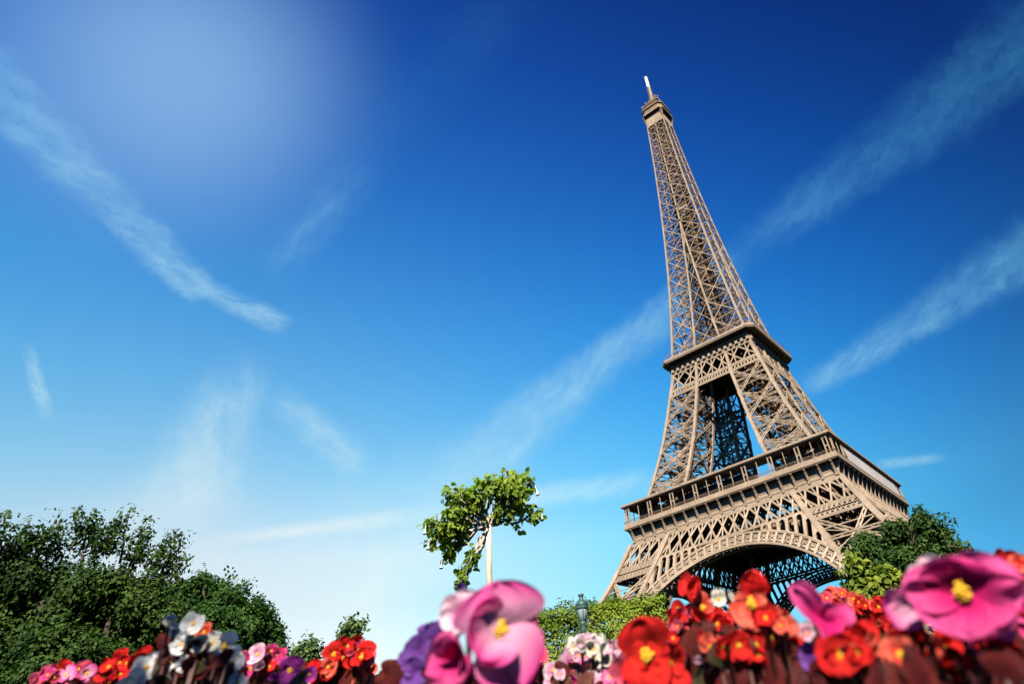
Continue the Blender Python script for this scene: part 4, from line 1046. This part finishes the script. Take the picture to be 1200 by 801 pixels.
# 15 maroon foliage
p = Plant('dark maroon begonia foliage between the red and the magenta blossoms', 850, 808, .44)
p.leaves(845, 788, 50, 18, 24, 62, ('maroon', 'bronze', 'maroon')); p.leaf(890, 760, 66, 'maroon', .3, .4, 40); p.leaf(830, 762, 60, 'bronze', -.3, .3, 110); p.leaf(930, 782, 66, 'maroon', .2, .2, 10); p.leaf(860, 768, 60, 'maroon', .2, .5, 60); p.flower(820, 775, 22, 'bud', 'palepink', 0, .3, 0, stamens=False); p.flower(838, 768, 18, 'bud', 'cream', .3, .3, 40, stamens=False); p.done()
# 16 magenta petal
p = Plant('magenta begonia seen from the side, its long petal crossing the arch', 965, 806, .36)
p.flower(968, 728, 88, 'wax', 'hotpink', .7, .15, 0, petals=[(148, .72, .24, 12, .35, -.12, .05), (-100, .66, .36, 30, .4, 0, .05), (70, .28, .26, 30, .4, 0, .05), (-30, .4, .3, 40, .3, 0, .05)], stamens=False, label='magenta blossom in profile')
p.flower(985, 760, 80, 'wax', 'magenta', .5, -.1, 100, dist=.37, stamens=False); p.flower(958, 768, 46, 'wax', 'violet', -.3, 0, 80, dist=.36, stamens=False); p.leaves(985, 788, 40, 22, 18, 66, ('maroon',)); p.done()
# 17 small reds
p = Plant('small red begonia in tight heads below the yellow-green shrub', 1005, 806, .95)
p.cluster(978, 700, 14, 12, 12, 18, ('pinkred', 'coral', 'red')); p.cluster(1005, 708, 12, 7, 8, 18, ('coral', 'red')); p.cluster(1032, 710, 16, 6, 9, 18, ('red', 'scarlet', 'coral')); p.cluster(1005, 726, 45, 12, 24, 24, ('red', 'scarlet', 'coral')); p.leaves(1005, 750, 55, 24, 34, 34); p.done()
# 18 the largest pink
p = Plant('largest begonia, hot pink with pale rims and yellow stamens', 1125, 806, .31)
p.flower(1126, 692, 112, 'wax', 'hotpink', -.02, .0, 0, petals=[(92, .40, .52, 26, .30, -.05, .03), (10, .70, .36, 26, .35, -.14, .06), (176, .64, .26, 22, .4, -.1, .06), (-92, .50, .50, 24, .3, -.1, .06)], label='largest hot pink blossom', sr=1.05)
p.flower(1126, 692, 112, 'wax', 'magenta', -.02, .0, 0, petals=[(92, .39, .47, 32, .34, -.02, .03)], stamens=False, dist=.3095, stalk=False, label='deep magenta upper petal')
p.flower(1098, 678, 70, 'wax', 'palepink', -.5, .2, 0, petals=[(110, .42, .30, 15, .3, 0, .06), (190, .5, .3, 18, .3, 0, .05)], stamens=False, dist=.325)
p.flower(1068, 712, 70, 'wax', 'pink', -.4, 0, 20, petals=[(160, .5, .3, 10, .3, -.1, .05), (60, .4, .3, 30, .3, 0, .05), (-70, .4, .3, 30, .3, 0, .05)], stamens=False, dist=.32)
p.flower(1165, 715, 70, 'wax', 'hotpink', .4, -.1, -20, dist=.32, stamens=False); p.leaves(1115, 765, 75, 14, 14, 66, ('maroon', 'maroon', 'bronze'), back=.15); p.leaves(1110, 800, 95, 12, 16, 60, ('maroon', 'maroon', 'bronze'), back=-.04, dj=.04); p.done()
# 19 red at right edge
p = Plant('red begonia at the right edge, with orange hearts', 1185, 806, .45)
p.flower(1172, 655, 34, 'bud', 'scarlet', -.1, .4, 60, stamens=False); p.flower(1186, 665, 40, 'wax', 'red', .2, .2, 20, stamens=False); p.flower(1197, 684, 44, 'wax', 'coral', .2, .1, 10); p.flower(1195, 660, 30, 'open', 'coral', .3, .3, 0, stamens=False)
p.flower(1190, 738, 60, 'wax', 'scarlet', .1, -.1, 20, dist=.40, stamens=False); p.flower(1205, 715, 60, 'wax', 'hotpink', .1, 0, 20, dist=.40, stamens=False); p.leaves(1190, 780, 40, 30, 14, 80, ('maroon', 'bronze')); p.done()
# 20 dark leaves at the lower right corner
p = Plant('glossy maroon begonia foliage in the lower right corner', 1080, 815, .40)
p.leaves(1050, 792, 90, 20, 36, 60, ('maroon', 'maroon', 'bronze')); p.leaves(1150, 790, 55, 22, 24, 60, ('maroon', 'bronze')); p.dist = .335; p.cluster(1035, 756, 70, 16, 11, 46, ('red', 'scarlet', 'red', 'coral')); p.cluster(1130, 766, 60, 16, 8, 48, ('red', 'scarlet', 'hotpink', 'red')); p.cluster(985, 775, 30, 12, 3, 42, ('scarlet', 'red')); p.done()

# leaf ball on a stem, added out of view to shade the white begonia
bp = at(222, 765, .70)+SD*1.05; bb = Vector((bp.x, bp.y, 0.03))
ball = tag(empty('added_shade_ball', bb), 'added unseen leaf ball on a thin bare stem, shading the white begonia', 'shade caster')
st_ = MB(); limb(st_, (0, 0, -.05), (0, 0, bp.z-.15), .014, .011, .02, 8); st_.build('stem', M['bark'], ball, True)
P, N, C = clumps([((0, 0, bp.z-.03), .13, 24)], 12, .03, .5)
link_mesh('foliage', leaf_mesh('foliage', P, N, .035, M['leaf_bush'], .45, quad=True), ball)
